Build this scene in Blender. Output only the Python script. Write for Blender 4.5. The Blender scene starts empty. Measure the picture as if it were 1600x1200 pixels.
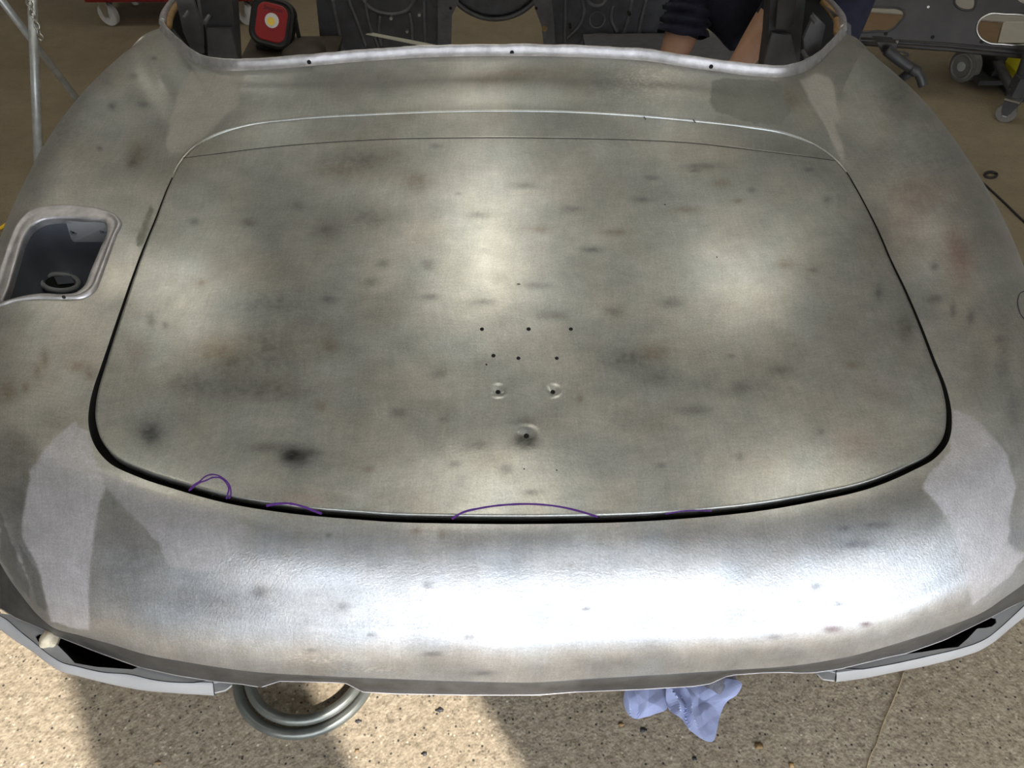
import bpy, bmesh, math, random
import numpy as np
from mathutils import Vector, Matrix
from mathutils.bvhtree import BVHTree
from mathutils.geometry import tessellate_polygon

random.seed(4)
S = bpy.context.scene
COL = S.collection
R = math.radians

# ------------------------------------------------------------------ camera
FPX, PITCH, YAW = 1180.0, R(47.0), R(1.13)
CAM = np.array([-0.035, 0.0, 1.6])
fw = np.array([math.sin(YAW)*math.cos(PITCH), math.cos(YAW)*math.cos(PITCH), -math.sin(PITCH)])
rt = np.array([math.cos(YAW), -math.sin(YAW), 0.0])
up = np.cross(rt, fw)
cd = bpy.data.cameras.new('camera'); cam = bpy.data.objects.new('camera', cd); COL.objects.link(cam)
cd.sensor_fit = 'HORIZONTAL'; cd.sensor_width = 36.0; cd.lens = 36.0*FPX/1600.0
cd.clip_start = 0.02; cd.clip_end = 200
cam.matrix_world = Matrix(((rt[0], up[0], -fw[0], CAM[0]), (rt[1], up[1], -fw[1], CAM[1]),
                           (rt[2], up[2], -fw[2], CAM[2]), (0, 0, 0, 1)))
S.camera = cam

# ------------------------------------------------------------------ light and exposure
S.view_settings.view_transform = 'Standard'; S.view_settings.look = 'None'
S.view_settings.gamma = 1.0; S.view_settings.use_curve_mapping = False
S.view_settings.exposure = 0.0
W = bpy.data.worlds.new('sky'); S.world = W; W.use_nodes = True
bg = W.node_tree.nodes['Background']
bg.inputs[0].default_value = (0.89, 0.935, 1.0, 1); bg.inputs[1].default_value = 5.4
SUN_EL = R(50); SUN_H = np.array([-0.55, 0.835])          # horizontal direction the light travels
sd = bpy.data.lights.new('sun', 'SUN'); sd.energy = 7.0; sd.angle = R(0.8); sd.color = (1.0, 0.93, 0.84)
sun = bpy.data.objects.new('sun', sd); COL.objects.link(sun); sun.location = (3, -6, 8)
sdir = Vector((SUN_H[0]*math.cos(SUN_EL), SUN_H[1]*math.cos(SUN_EL), -math.sin(SUN_EL)))
sun.rotation_euler = sdir.to_track_quat('-Z', 'Y').to_euler()
LAMP_STRENGTH = 7.8

# ------------------------------------------------------------------ pixel helpers (1600x1200 frame)
def ray(u, v): return fw + rt*((u-800.0)/FPX) + up*((600.0-v)/FPX)
def atz(u, v, z):
    d = ray(u, v); return CAM + d*((z-CAM[2])/d[2])
def aty(u, v, y):
    d = ray(u, v); return CAM + d*((y-CAM[1])/d[1])
def proj(p):
    q = np.asarray(p)-CAM; w = q@fw
    return 800+FPX*(q@rt)/w, 600-FPX*(q@up)/w

# ------------------------------------------------------------------ materials
def new_mat(name):
    m = bpy.data.materials.new(name); m.use_nodes = True
    nt = m.node_tree; b = nt.nodes['Principled BSDF']
    return m, nt, b
def N(nt, t, **kw):
    n = nt.nodes.new(t)
    for k, v in kw.items(): setattr(n, k, v)
    return n
def mixcol(nt, fac, a, b, mode='MIX'):
    n = N(nt, 'ShaderNodeMix', data_type='RGBA', blend_type=mode)
    L = nt.links
    for i, x in ((0, fac), (6, a), (7, b)):
        if hasattr(x, 'is_linked'): L.new(x, n.inputs[i])
        else: n.inputs[i].default_value = x if i == 0 else (*x, 1)
    return n.outputs[2]
def ramp(nt, src, stops):
    r = N(nt, 'ShaderNodeValToRGB'); nt.links.new(src, r.inputs[0])
    e = r.color_ramp.elements
    while len(e) < len(stops): e.new(0.5)
    for i, (p, c) in enumerate(stops):
        e[i].position = p; e[i].color = (*c, 1) if len(c) == 3 else c
    return r.outputs[0]
def noise(nt, scale, detail=4, rough=0.55, vec=None):
    n = N(nt, 'ShaderNodeTexNoise'); n.inputs['Scale'].default_value = scale
    n.inputs['Detail'].default_value = detail; n.inputs['Roughness'].default_value = rough
    if vec is not None: nt.links.new(vec, n.inputs['Vector'])
    return n.outputs[0]
def objvec(nt, scale=(1, 1, 1)):
    t = N(nt, 'ShaderNodeTexCoord'); m = N(nt, 'ShaderNodeMapping'); m.inputs['Scale'].default_value = scale
    nt.links.new(t.outputs['Object'], m.inputs[0]); return m.outputs[0]
def bump(nt, b, h, strength, dist):
    n = N(nt, 'ShaderNodeBump'); n.inputs['Strength'].default_value = strength; n.inputs['Distance'].default_value = dist
    nt.links.new(h, n.inputs['Height']); nt.links.new(n.outputs[0], b.inputs['Normal'])
_mc = {}
def mat(name, col, rough=0.5, metal=0.0, var=0.15, scale=18, bmp=0.0, spec=None):
    if name in _mc: return _mc[name]
    m, nt, b = new_mat(name)
    v = objvec(nt)
    n = noise(nt, scale, 5, 0.6, v)
    c = ramp(nt, n, [(0.3, tuple(x*(1-var) for x in col)), (0.7, tuple(min(1, x*(1+var)) for x in col))])
    nt.links.new(c, b.inputs['Base Color'])
    b.inputs['Roughness'].default_value = rough; b.inputs['Metallic'].default_value = metal
    if spec is not None: b.inputs['Specular IOR Level'].default_value = spec
    if bmp: bump(nt, b, noise(nt, scale*6, 4, 0.6, v), bmp, 0.002)
    _mc[name] = m; return m

def bare_metal():
    m, nt, b = new_mat('sanded_bare_metal'); L = nt.links
    a = N(nt, 'ShaderNodeAttribute', attribute_name='tone'); r = N(nt, 'ShaderNodeAttribute', attribute_name='finish')
    v = objvec(nt)
    fine = noise(nt, 420, 3, 0.7, v)
    med = noise(nt, 38, 6, 0.65, v)
    k = ramp(nt, fine, [(0.25, (0.70, 0.70, 0.70)), (0.72, (1.0, 1.0, 1.0))])
    k2 = ramp(nt, med, [(0.3, (0.88, 0.88, 0.87)), (0.7, (1.0, 1.0, 1.0))])
    vw = N(nt, 'ShaderNodeVectorMath', operation='MULTIPLY_ADD'); wob = N(nt, 'ShaderNodeTexNoise'); wob.inputs['Scale'].default_value = 5; L.new(v, wob.inputs['Vector'])
    L.new(wob.outputs['Color'], vw.inputs[0]); vw.inputs[1].default_value = (.10, .10, .10); L.new(v, vw.inputs[2])
    mpA = N(nt, 'ShaderNodeMapping'); mpA.inputs['Scale'].default_value = (230, 16, 16); L.new(vw.outputs[0], mpA.inputs[0])
    mpB = N(nt, 'ShaderNodeMapping'); mpB.inputs['Scale'].default_value = (22, 260, 260); mpB.inputs['Rotation'].default_value = (0, 0, .35); L.new(vw.outputs[0], mpB.inputs[0])
    stA = noise(nt, 1.0, 3, 0.6, mpA.outputs[0]); stB = noise(nt, 1.0, 3, 0.6, mpB.outputs[0])
    kA = ramp(nt, stA, [(0.3, (0.90, 0.90, 0.90)), (0.7, (1, 1, 1))]); kB = ramp(nt, stB, [(0.3, (0.90, 0.90, 0.90)), (0.7, (1, 1, 1))])
    c = mixcol(nt, 1.0, a.outputs['Color'], k, 'MULTIPLY'); c = mixcol(nt, 1.0, c, k2, 'MULTIPLY')
    c = mixcol(nt, 1.0, c, kA, 'MULTIPLY'); c = mixcol(nt, 1.0, c, kB, 'MULTIPLY')
    L.new(c, b.inputs['Base Color']); b.inputs['Metallic'].default_value = 1.0
    sep = N(nt, 'ShaderNodeSeparateColor'); L.new(r.outputs['Color'], sep.inputs[0])
    ad = N(nt, 'ShaderNodeMath', operation='MULTIPLY_ADD'); L.new(med, ad.inputs[0]); ad.inputs[1].default_value = 0.16; L.new(sep.outputs[0], ad.inputs[2])
    L.new(ad.outputs[0], b.inputs['Roughness'])
    L.new(sep.outputs[1], b.inputs['Metallic'])
    # swirl of the sander: curved fine scratches
    wv = N(nt, 'ShaderNodeTexWave', wave_type='RINGS', rings_direction='Z'); wv.inputs['Scale'].default_value = 60
    wv.inputs['Distortion'].default_value = 9; wv.inputs['Detail'].default_value = 4; wv.inputs['Detail Scale'].default_value = 2.5
    L.new(v, wv.inputs[0])
    add = N(nt, 'ShaderNodeMath', operation='MULTIPLY_ADD'); L.new(wv.outputs[1], add.inputs[0]); add.inputs[1].default_value = 0.25; L.new(fine, add.inputs[2])
    bp = N(nt, 'ShaderNodeBump'); bp.inputs['Distance'].default_value = 0.0006
    L.new(sep.outputs[2], bp.inputs['Strength']); L.new(add.outputs[0], bp.inputs['Height']); L.new(bp.outputs[0], b.inputs['Normal'])
    # sanded steel: a tight polish lobe over a broad scratched one
    b2 = N(nt, 'ShaderNodeBsdfPrincipled'); L.new(c, b2.inputs['Base Color']); L.new(sep.outputs[1], b2.inputs['Metallic']); L.new(bp.outputs[0], b2.inputs['Normal'])
    hi = N(nt, 'ShaderNodeMath', operation='ADD'); L.new(ad.outputs[0], hi.inputs[0]); hi.inputs[1].default_value = 0.20; L.new(hi.outputs[0], b2.inputs['Roughness'])
    lo = N(nt, 'ShaderNodeMath', operation='ADD'); L.new(ad.outputs[0], lo.inputs[0]); lo.inputs[1].default_value = -0.06; lm = N(nt, 'ShaderNodeMath', operation='MAXIMUM'); L.new(lo.outputs[0], lm.inputs[0]); lm.inputs[1].default_value = 0.29; L.new(lm.outputs[0], b.inputs['Roughness'])
    mx = N(nt, 'ShaderNodeMixShader'); mx.inputs[0].default_value = 0.52
    L.new(b.outputs[0], mx.inputs[1]); L.new(b2.outputs[0], mx.inputs[2]); L.new(mx.outputs[0], nt.nodes['Material Output'].inputs['Surface'])
    return m
M_METAL = bare_metal()
M_FLANGE = mat('pale_flange_metal', (0.52, 0.51, 0.52), 0.42, 0.8, 0.22, 45, 0.25)
M_LIP = mat('shaded_lip_metal', (0.060, 0.058, 0.055), 0.45, 0.25, 0.35, 30, 0.3)  # shade of the downward-facing lip is put into this dark colour
M_PRIMER = mat('grey_primer', (0.36, 0.365, 0.375), 0.55, 0, 0.08, 12, 0.1)
M_TANK = mat('blue_grey_primer', (0.13, 0.14, 0.165), 0.33, 0, 0.1, 14, 0.05)
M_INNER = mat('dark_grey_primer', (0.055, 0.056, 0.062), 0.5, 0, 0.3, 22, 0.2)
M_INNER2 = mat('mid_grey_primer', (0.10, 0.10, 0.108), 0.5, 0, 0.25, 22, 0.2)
M_BLACK = mat('black_rubber', (0.006, 0.006, 0.006), 0.55, 0, 0.2)
M_DARK = mat('painted_shade_black', (0.006, 0.006, 0.006), 0.9, 0, 0.1)  # stands in for the shade in gaps, recesses and drilled holes
M_RED = mat('red_plastic', (0.30, 0.012, 0.016), 0.4, 0, 0.06)
M_CHEST = mat('red_enamel', (0.20, 0.01, 0.012), 0.35, 0, 0.1)
M_STEEL = mat('bright_steel', (0.62, 0.62, 0.58), 0.3, 1.0, 0.1, 40)
M_GALV = mat('galvanised_steel', (0.55, 0.58, 0.58), 0.42, 0.55, 0.18, 30)
M_INK = mat('purple_marker_ink', (0.09, 0.018, 0.22), 0.6, 0, 0.1)
M_PENCIL = mat('black_marker_ink', (0.02, 0.02, 0.025), 0.6, 0, 0.1)
M_RAG = mat('pale_blue_paper', (0.40, 0.45, 0.70), 0.8, 0, 0.05, 30, 0.15)
M_RAGDIRT = mat('soiled_paper', (0.20, 0.20, 0.24), 0.8, 0, 0.5, 60, 0.15)
M_HOSE = mat('grey_green_hose', (0.16, 0.17, 0.155), 0.32, 0.5, 0.15, 30)
M_RUST = mat('rusty_rim', (0.30, 0.19, 0.08), 0.6, 0.2, 0.35, 30, 0.3)
M_FOAM = mat('cream_foam', (0.72, 0.64, 0.48), 0.9, 0, 0.15, 80, 0.6)
M_YELLOW = mat('yellow_plastic', (0.62, 0.55, 0.02), 0.4, 0, 0.06)
M_LED = mat('yellow_phosphor', (0.95, 0.68, 0.10), 0.5, 0, 0.05)
M_WHITE = mat('white_reflector', (0.9, 0.9, 0.88), 0.2, 0.3, 0.03)
M_NAVY = mat('navy_cotton', (0.014, 0.016, 0.034), 0.9, 0, 0.35, 25, 0.4)
M_SKIN = mat('skin', (0.50, 0.29, 0.19), 0.5, 0, 0.08, 30)
M_HAIR = mat('brown_hair', (0.05, 0.03, 0.02), 0.7, 0, 0.2)
M_BOOT = mat('black_leather', (0.015, 0.014, 0.013), 0.5, 0, 0.2)
M_SHEET = mat('worn_steel_sheet', (0.038, 0.034, 0.033), 0.5, 0.1, 0.3, 9, 0.1)
M_CARD = mat('brown_cardboard', (0.30, 0.20, 0.11), 0.85, 0, 0.08)
M_PALE = mat('pale_packaging', (0.62, 0.59, 0.50), 0.7, 0, 0.05)
M_TYRE = mat('grey_wheel_rubber', (0.15, 0.14, 0.125), 0.7, 0, 0.2)
M_WHEEL = mat('pale_castor_wheel', (0.50, 0.49, 0.46), 0.45, 0, 0.1)
M_IRON = mat('dark_painted_iron', (0.05, 0.05, 0.052), 0.5, 0.2, 0.25)
M_CABLE = mat('black_cable', (0.012, 0.012, 0.012), 0.4, 0, 0.1)
M_CABLEY = mat('yellow_cable', (0.75, 0.50, 0.02), 0.4, 0, 0.1)
M_PAN = mat('dusty_brown_floor_pan', (0.05, 0.041, 0.029), 0.7, 0, 0.3, 14, 0.2)
M_WALL = mat('painted_blockwork', (0.62, 0.61, 0.58), 0.8, 0, 0.08, 3)
M_CEIL = mat('pale_roof_lining', (0.48, 0.48, 0.46), 0.8, 0, 0.06, 2)
M_GREYPANEL = mat('grey_panel', (0.22, 0.22, 0.23), 0.6, 0, 0.06)

def floor_mat():
    m, nt, b = new_mat('aggregate_concrete'); L = nt.links
    v = objvec(nt)
    big = noise(nt, 1.6, 5, 0.6, v); mid = noise(nt, 60, 6, 0.7, v)
    base = ramp(nt, mid, [(0.30, (0.17, 0.135, 0.095)), (0.5, (0.37, 0.31, 0.225)), (0.70, (0.54, 0.46, 0.35))])
    vo = N(nt, 'ShaderNodeTexVoronoi'); vo.inputs['Scale'].default_value = 165; L.new(v, vo.inputs['Vector'])
    chip = ramp(nt, vo.outputs['Color'], [(0.12, (0.06, 0.05, 0.04)), (0.32, (0.24, 0.20, 0.15)), (0.5, (0.40, 0.34, 0.25)), (0.72, (0.44, 0.36, 0.26)), (0.92, (0.66, 0.57, 0.43))])
    inside = ramp(nt, vo.outputs['Distance'], [(0.25, (1, 1, 1)), (0.5, (0, 0, 0))])
    sepi = N(nt, 'ShaderNodeMath', operation='MULTIPLY'); L.new(inside, sepi.inputs[0]); sepi.inputs[1].default_value = 0.55
    c = mixcol(nt, sepi.outputs[0], base, chip)
    vo2 = N(nt, 'ShaderNodeTexVoronoi'); vo2.inputs['Scale'].default_value = 78; vo2.inputs['Randomness'].default_value = 1; L.new(v, vo2.inputs['Vector'])
    d2 = ramp(nt, vo2.outputs['Distance'], [(0.15, (1, 1, 1)), (0.24, (0, 0, 0))])
    cc = ramp(nt, vo2.outputs['Color'], [(0.25, (0.05, 0.045, 0.04)), (0.45, (0.20, 0.16, 0.11)), (0.6, (0.36, 0.28, 0.18)), (0.85, (0.70, 0.62, 0.48))])
    c = mixcol(nt, d2, c, cc)
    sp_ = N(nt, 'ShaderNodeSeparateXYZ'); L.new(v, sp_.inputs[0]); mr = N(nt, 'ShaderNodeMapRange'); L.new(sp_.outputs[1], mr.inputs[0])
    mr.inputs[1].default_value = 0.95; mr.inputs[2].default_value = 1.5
    inner_floor = ramp(nt, noise(nt, 9, 8, 0.7, v), [(0.3, (0.235, 0.19, 0.125)), (0.7, (0.31, 0.255, 0.17))])  # floor further in: darker and smoother, without the chips
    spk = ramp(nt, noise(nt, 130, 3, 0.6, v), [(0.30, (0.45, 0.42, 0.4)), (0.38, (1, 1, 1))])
    inner_floor = mixcol(nt, 1.0, inner_floor, spk, 'MULTIPLY')
    c = mixcol(nt, mr.outputs[0], c, inner_floor)
    st = ramp(nt, big, [(0.35, (0.86, 0.84, 0.80)), (0.65, (1, 1, 1))])
    c = mixcol(nt, 1.0, c, st, 'MULTIPLY')
    L.new(c, b.inputs['Base Color']); b.inputs['Roughness'].default_value = 0.75
    h = N(nt, 'ShaderNodeMath', operation='MULTIPLY_ADD'); L.new(vo.outputs['Distance'], h.inputs[0]); h.inputs[1].default_value = -0.5; L.new(mid, h.inputs[2])
    bump(nt, b, h.outputs[0], 0.5, 0.004)
    return m
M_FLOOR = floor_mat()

# ------------------------------------------------------------------ mesh helpers
def tag(o, label=None, cat=None, group=None, kind=None):
    if label: o['label'] = label
    if cat: o['category'] = cat
    if group: o['group'] = group
    if kind: o['kind'] = kind
    return o
def link(o, parent=None):
    COL.objects.link(o)
    if parent is not None: o.parent = parent; o.matrix_parent_inverse = parent.matrix_world.inverted()
    return o
def empty(name, loc, label=None, cat=None, group=None):
    o = bpy.data.objects.new(name, None); o.location = loc; o.empty_display_size = 0.05
    COL.objects.link(o); o.matrix_world = Matrix.Translation(Vector(loc))
    return tag(o, label, cat, group)
def mesh_obj(name, verts, faces, material, parent=None, smooth=False):
    me = bpy.data.meshes.new(name)
    me.from_pydata([tuple(map(float, v)) for v in verts], [], [tuple(int(i) for i in f) for f in faces])
    me.materials.append(material)
    if smooth: me.polygons.foreach_set('use_smooth', [True]*len(me.polygons))
    me.update()
    return link(bpy.data.objects.new(name, me), parent)
def bm_obj(name, bm, material, parent=None, smooth=False, angle=None):
    bmesh.ops.recalc_face_normals(bm, faces=bm.faces)
    me = bpy.data.meshes.new(name); bm.to_mesh(me); bm.free()
    me.materials.append(material)
    if smooth: me.polygons.foreach_set('use_smooth', [True]*len(me.polygons))
    o = link(bpy.data.objects.new(name, me), parent)
    return o
def add_box(bm, c, s, rot=None, bevel=0.0):
    r = bmesh.ops.create_cube(bm, size=1.0); vs = r['verts']
    M = Matrix.Translation(Vector(c)) @ (rot if rot is not None else Matrix.Identity(4)) @ Matrix.Diagonal((*s, 1))
    bmesh.ops.transform(bm, matrix=M, verts=vs)
    if bevel:
        es = list({e for v in vs for e in v.link_edges})
        bmesh.ops.bevel(bm, geom=es, offset=bevel, segments=2, affect='EDGES', profile=0.5)
def box(name, c, s, material, parent=None, rot=None, bevel=0.0):
    bm = bmesh.new(); add_box(bm, c, s, rot, bevel); return bm_obj(name, bm, material, parent)
def grid_faces(n, m, close=False, off=0):
    f = []
    for i in range(n if close else n-1):
        a = (i % n)*m; b = ((i+1) % n)*m
        for j in range(m-1): f.append((off+a+j, off+b+j, off+b+j+1, off+a+j+1))
    return f
def tube_data(pts, rad, seg=10, closed=False, caps=True):
    P = [Vector(p) for p in pts]; n = len(P); V = []; F = []
    rr = rad if hasattr(rad, '__len__') else [rad]*n
    prev = None
    for i in range(n):
        a = P[(i-1) % n] if (closed or i > 0) else P[i]; b = P[(i+1) % n] if (closed or i < n-1) else P[i]
        t = (b-a).normalized()
        if prev is None:
            x = t.cross(Vector((0, 0, 1)))
            if x.length < 1e-3: x = t.cross(Vector((0, 1, 0)))
        else: x = prev - t*prev.dot(t)
        x.normalize(); prev = x; y = t.cross(x)
        for k in range(seg):
            q = 2*math.pi*k/seg; V.append(P[i] + (x*math.cos(q)+y*math.sin(q))*rr[i])
    for i in range(n if closed else n-1):
        for k in range(seg):
            a = i*seg; b = ((i+1) % n)*seg
            F.append((a+k, a+(k+1) % seg, b+(k+1) % seg, b+k))
    if caps and not closed:
        F.append(tuple(range(seg))[::-1]); F.append(tuple((n-1)*seg+k for k in range(seg)))
    return V, F
def tube(name, pts, rad, material, parent=None, seg=10, closed=False):
    V, F = tube_data(pts, rad, seg, closed)
    o = mesh_obj(name, V, F, material, parent, True); return o
def cyl(name, a, b, r, material, parent=None, seg=20, r2=None):
    a = Vector(a); b = Vector(b)
    bm = bmesh.new(); d = b-a
    bmesh.ops.create_cone(bm, cap_ends=True, segments=seg, radius1=r, radius2=r if r2 is None else r2, depth=d.length,
                          matrix=Matrix.Translation((a+b)/2) @ d.to_track_quat('Z', 'Y').to_matrix().to_4x4())
    es = [e for e in bm.edges if all(len(f.verts) > 4 or True for f in e.link_faces) and any(len(f.verts) > 4 for f in e.link_faces)]
    bmesh.ops.bevel(bm, geom=es, offset=min(r, d.length)*0.12, segments=2, affect='EDGES')
    return bm_obj(name, bm, material, parent)
def spline(pts, n, closed=False):
    """Catmull-Rom resampled evenly by chord length"""
    P = np.asarray(pts, float)
    k = len(P); out = []
    rng = range(k if closed else k-1)
    for i in rng:
        if closed: p0, p1, p2, p3 = P[(i-1) % k], P[i], P[(i+1) % k], P[(i+2) % k]
        else: p0, p1, p2, p3 = P[max(i-1, 0)], P[i], P[i+1], P[min(i+2, k-1)]
        d1 = max(np.linalg.norm(p2-p1), 1e-9); d0 = max(np.linalg.norm(p1-p0), 1e-9); d2 = max(np.linalg.norm(p3-p2), 1e-9)
        m1 = (p2-p1)*1.0 if np.allclose(p0, p1) else ((p2-p1)/d1*d0 + (p1-p0)/d0*d1)/(d0+d1)*d1
        m2 = (p2-p1)*1.0 if np.allclose(p2, p3) else ((p3-p2)/d2*d1 + (p2-p1)/d1*d2)/(d1+d2)*d1
        s = np.linspace(0, 1, 24, endpoint=False)[:, None]
        out.append((2*s**3-3*s**2+1)*p1+(s**3-2*s**2+s)*m1+(-2*s**3+3*s**2)*p2+(s**3-s**2)*m2)
    D = np.vstack(out+([P[:1]] if closed else [P[-1:]]))
    L = np.concatenate([[0], np.cumsum(np.linalg.norm(np.diff(D, axis=0), axis=1))])
    t = np.linspace(0, L[-1], n, endpoint=not closed)
    return np.stack([np.interp(t, L, D[:, c]) for c in range(P.shape[1])], 1)
def pchip(x, y, xi):
    x = np.asarray(x, float); y = np.asarray(y, float); h = np.diff(x); d = np.diff(y)/h
    m = np.zeros_like(y); m[0] = d[0]; m[-1] = d[-1]
    for i in range(1, len(x)-1):
        if d[i-1]*d[i] > 0:
            w1 = 2*h[i]+h[i-1]; w2 = h[i]+2*h[i-1]; m[i] = (w1+w2)/(w1/d[i-1]+w2/d[i])
    k = np.clip(np.searchsorted(x, xi, side='right')-1, 0, len(x)-2); s = (xi-x[k])/h[k]
    return (2*s**3-3*s**2+1)*y[k]+(s**3-2*s**2+s)*h[k]*m[k]+(-2*s**3+3*s**2)*y[k+1]+(s**3-s**2)*h[k]*m[k+1]
_rng = np.random.RandomState(7); _lat = _rng.rand(256, 256)
def vnoise(u, v):
    iu = np.floor(u).astype(int); iv = np.floor(v).astype(int); a = u-iu; b = v-iv
    a = a*a*(3-2*a); b = b*b*(3-2*b)
    g = lambda i, j: _lat[i % 256, j % 256]
    return (g(iu, iv)*(1-a)+g(iu+1, iv)*a)*(1-b)+(g(iu, iv+1)*(1-a)+g(iu+1, iv+1)*a)*b
def fbm(u, v, o=4):
    s = 0; w = 0.5; t = 0
    for i in range(o): s = s+w*vnoise(u*2**i+17*i, v*2**i+31*i); t += w; w *= 0.5
    return s/t
def poly_sd(u, v, poly):
    """signed distance (inside positive) in pixels"""
    P = np.asarray(poly, float); d = np.full(u.shape, 1e9); ins = np.zeros(u.shape, bool)
    for i in range(len(P)):
        a = P[i]; b = P[(i+1) % len(P)]; e = b-a
        t = np.clip(((u-a[0])*e[0]+(v-a[1])*e[1])/(e@e+1e-12), 0, 1)
        d = np.minimum(d, np.hypot(u-a[0]-t*e[0], v-a[1]-t*e[1]))
        c = ((a[1] > v) != (b[1] > v))
        with np.errstate(divide='ignore', invalid='ignore'):
            xx = (b[0]-a[0])*(v-a[1])/(b[1]-a[1] if b[1] != a[1] else 1e-9)+a[0]
        ins ^= c & (u < xx)
    return np.where(ins, d, -d)
def sstep(a, b, x):
    t = np.clip((x-a)/(b-a), 0, 1); return t*t*(3-2*t)

# ------------------------------------------------------------------ the building
YD = -1.2                                                    # plane of the workshop doorway behind the photographer
ZC = 3.6
def struct(name, c, s, m):
    return tag(box(name, c, s, m), kind='structure')
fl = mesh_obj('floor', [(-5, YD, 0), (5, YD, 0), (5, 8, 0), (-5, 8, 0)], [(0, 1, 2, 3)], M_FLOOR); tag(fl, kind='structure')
gr = mesh_obj('floor_apron', [(-9, -14, -0.004), (9, -14, -0.004), (9, YD, -0.004), (-9, YD, -0.004)], [(0, 1, 2, 3)], mat('grey_yard_concrete', (0.30, 0.29, 0.285), 0.85, 0, 0.12, 2)); tag(gr, kind='structure')
struct('ceiling', (0, (8+YD)/2, ZC+0.05), (10, 8-YD+0.2, 0.1), M_CEIL)
struct('wall_front', (0, 8.05, ZC/2), (10, 0.1, ZC), M_WALL)
struct('wall_left', (-5.05, (8+YD)/2, ZC/2), (0.1, 8-YD, ZC), M_WALL)
struct('wall_right', (5.05, (8+YD)/2, ZC/2), (0.1, 8-YD, ZC), M_WALL)
DX0, DX1, DZ = -1.5, 3.1, 2.98
def cx(c): return (c - SUN_H[0]*(-1)*0 + 0.55*(-YD))/0.835      # where a sun-shadow line of offset c crosses the doorway plane
struct('wall_rear', ((-5+DX0)/2, YD, ZC/2), (DX0+5, 0.12, ZC), M_WALL)
struct('wall_rear_side', ((5+DX1)/2, YD, ZC/2), (5-DX1, 0.12, ZC), M_WALL)
struct('wall_rear_lintel', ((DX0+DX1)/2, YD, (ZC+DZ)/2), (DX1-DX0, 0.12, ZC-DZ), M_WALL)
d3 = struct('light_blocker_3', ((DX0+0.0)/2, YD, (DZ+1.5)/2), (-DX0, 0.05, DZ-1.5), M_GREYPANEL)  # added unseen blockers across the doorway shape sun patches and tail reflection
struct('dim_reflection_wall', (-5.5, -6.1, 1.1), (8.6, 0.2, 2.2), mat('dim_wall_grey', (0.42, 0.42, 0.42), 0.85, 0, 0.06, 2))  # added unseen wall, dims what the left of the tail reflects
struct('light_blocker_4', ((cx(-0.435)+0.0)/2, YD, 1.85), (cx(-0.435), 0.05, 0.7), M_GREYPANEL)  # more added blockers, gaps left only where sun should reach the floor
struct('light_blocker_5', ((cx(-0.038)+cx(0.26))/2, YD, 1.85), (cx(0.26)-cx(-0.038), 0.05, 0.7), M_GREYPANEL)
d1 = struct('light_blocker_1', ((cx(-0.435)+cx(-0.038))/2, YD, (DZ+1.6)/2), (cx(-0.038)-cx(-0.435), 0.05, DZ-1.6), M_GREYPANEL)
d2 = struct('light_blocker_2', ((cx(0.26)+DX1)/2, YD, (DZ+1.45)/2), (DX1-cx(0.26), 0.05, DZ-1.45), M_GREYPANEL)

# ceiling light fittings
def lamp_mat():
    m, nt, b = new_mat('lit_diffuser')
    b.inputs['Base Color'].default_value = (0.9, 0.88, 0.8, 1)
    b.inputs['Emission Color'].default_value = (1.0, 0.955, 0.84, 1); b.inputs['Emission Strength'].default_value = LAMP_STRENGTH
    return m
M_LIT = lamp_mat()
LAMPS = [(-2.35, .45, .42, .62), (-.15, .45, .42, .62), (1.75, .45, .42, .62), (-2.45, 2.85, .42, .80), (-.15, 3.0, .42, 1.3), (1.62, 2.8, .42, .62), (-2.3, 5.6, .34, .45), (-.25, 5.6, .34, .45), (1.6, 5.2, .34, .45)]
for i, (x, y, w, h) in enumerate(LAMPS):
    e = empty('ceiling_light', (x, y, ZC), 'warm white panel light fixed under the workshop ceiling', 'ceiling light', 'ceiling panel lights')
    bm = bmesh.new(); add_box(bm, (x, y, ZC-0.03), (w+.08, h+.08, 0.06), None, 0.01); bm_obj('housing', bm, M_GREYPANEL, e)
    box('diffuser', (x, y, ZC-0.068), (w, h, 0.015), M_LIT, e)

# ------------------------------------------------------------------ the car body: skin surface
YC = [0.30, 0.40, 0.49, 0.60, 0.70, 0.90, 1.18, 1.30, 1.50, 1.80, 2.2]
ZCN = [0.735, 0.774, 0.806, 0.841, 0.864, 0.897, 0.926, 0.935, 0.945, 0.955, 0.96]
def Tz(x, y):
    return pchip(YC, ZCN, np.clip(y, 0.3, 2.2)) - 0.075*x*x - 0.02*np.abs(x)**4
def Tgrad(x, y):
    e = 1e-3
    return (Tz(x+e, y)-Tz(x-e, y))/(2*e), (Tz(x, y+e)-Tz(x, y-e))/(2*e)
def onT(u, v, off=0.0):
    """pixel -> point on the deck surface"""
    u = np.atleast_1d(np.asarray(u, float)); v = np.atleast_1d(np.asarray(v, float))
    z = np.full(u.shape, 0.88)
    d = fw[None]+rt[None]*((u-800)/FPX)[:, None]+up[None]*((600-v)/FPX)[:, None]
    for _ in range(60):
        p = CAM+d*((z-CAM[2])/d[:, 2])[:, None]
        z = 0.6*z+0.4*(Tz(p[:, 0], p[:, 1])+off)
    return CAM+d*((z-CAM[2])/d[:, 2])[:, None]

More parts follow.
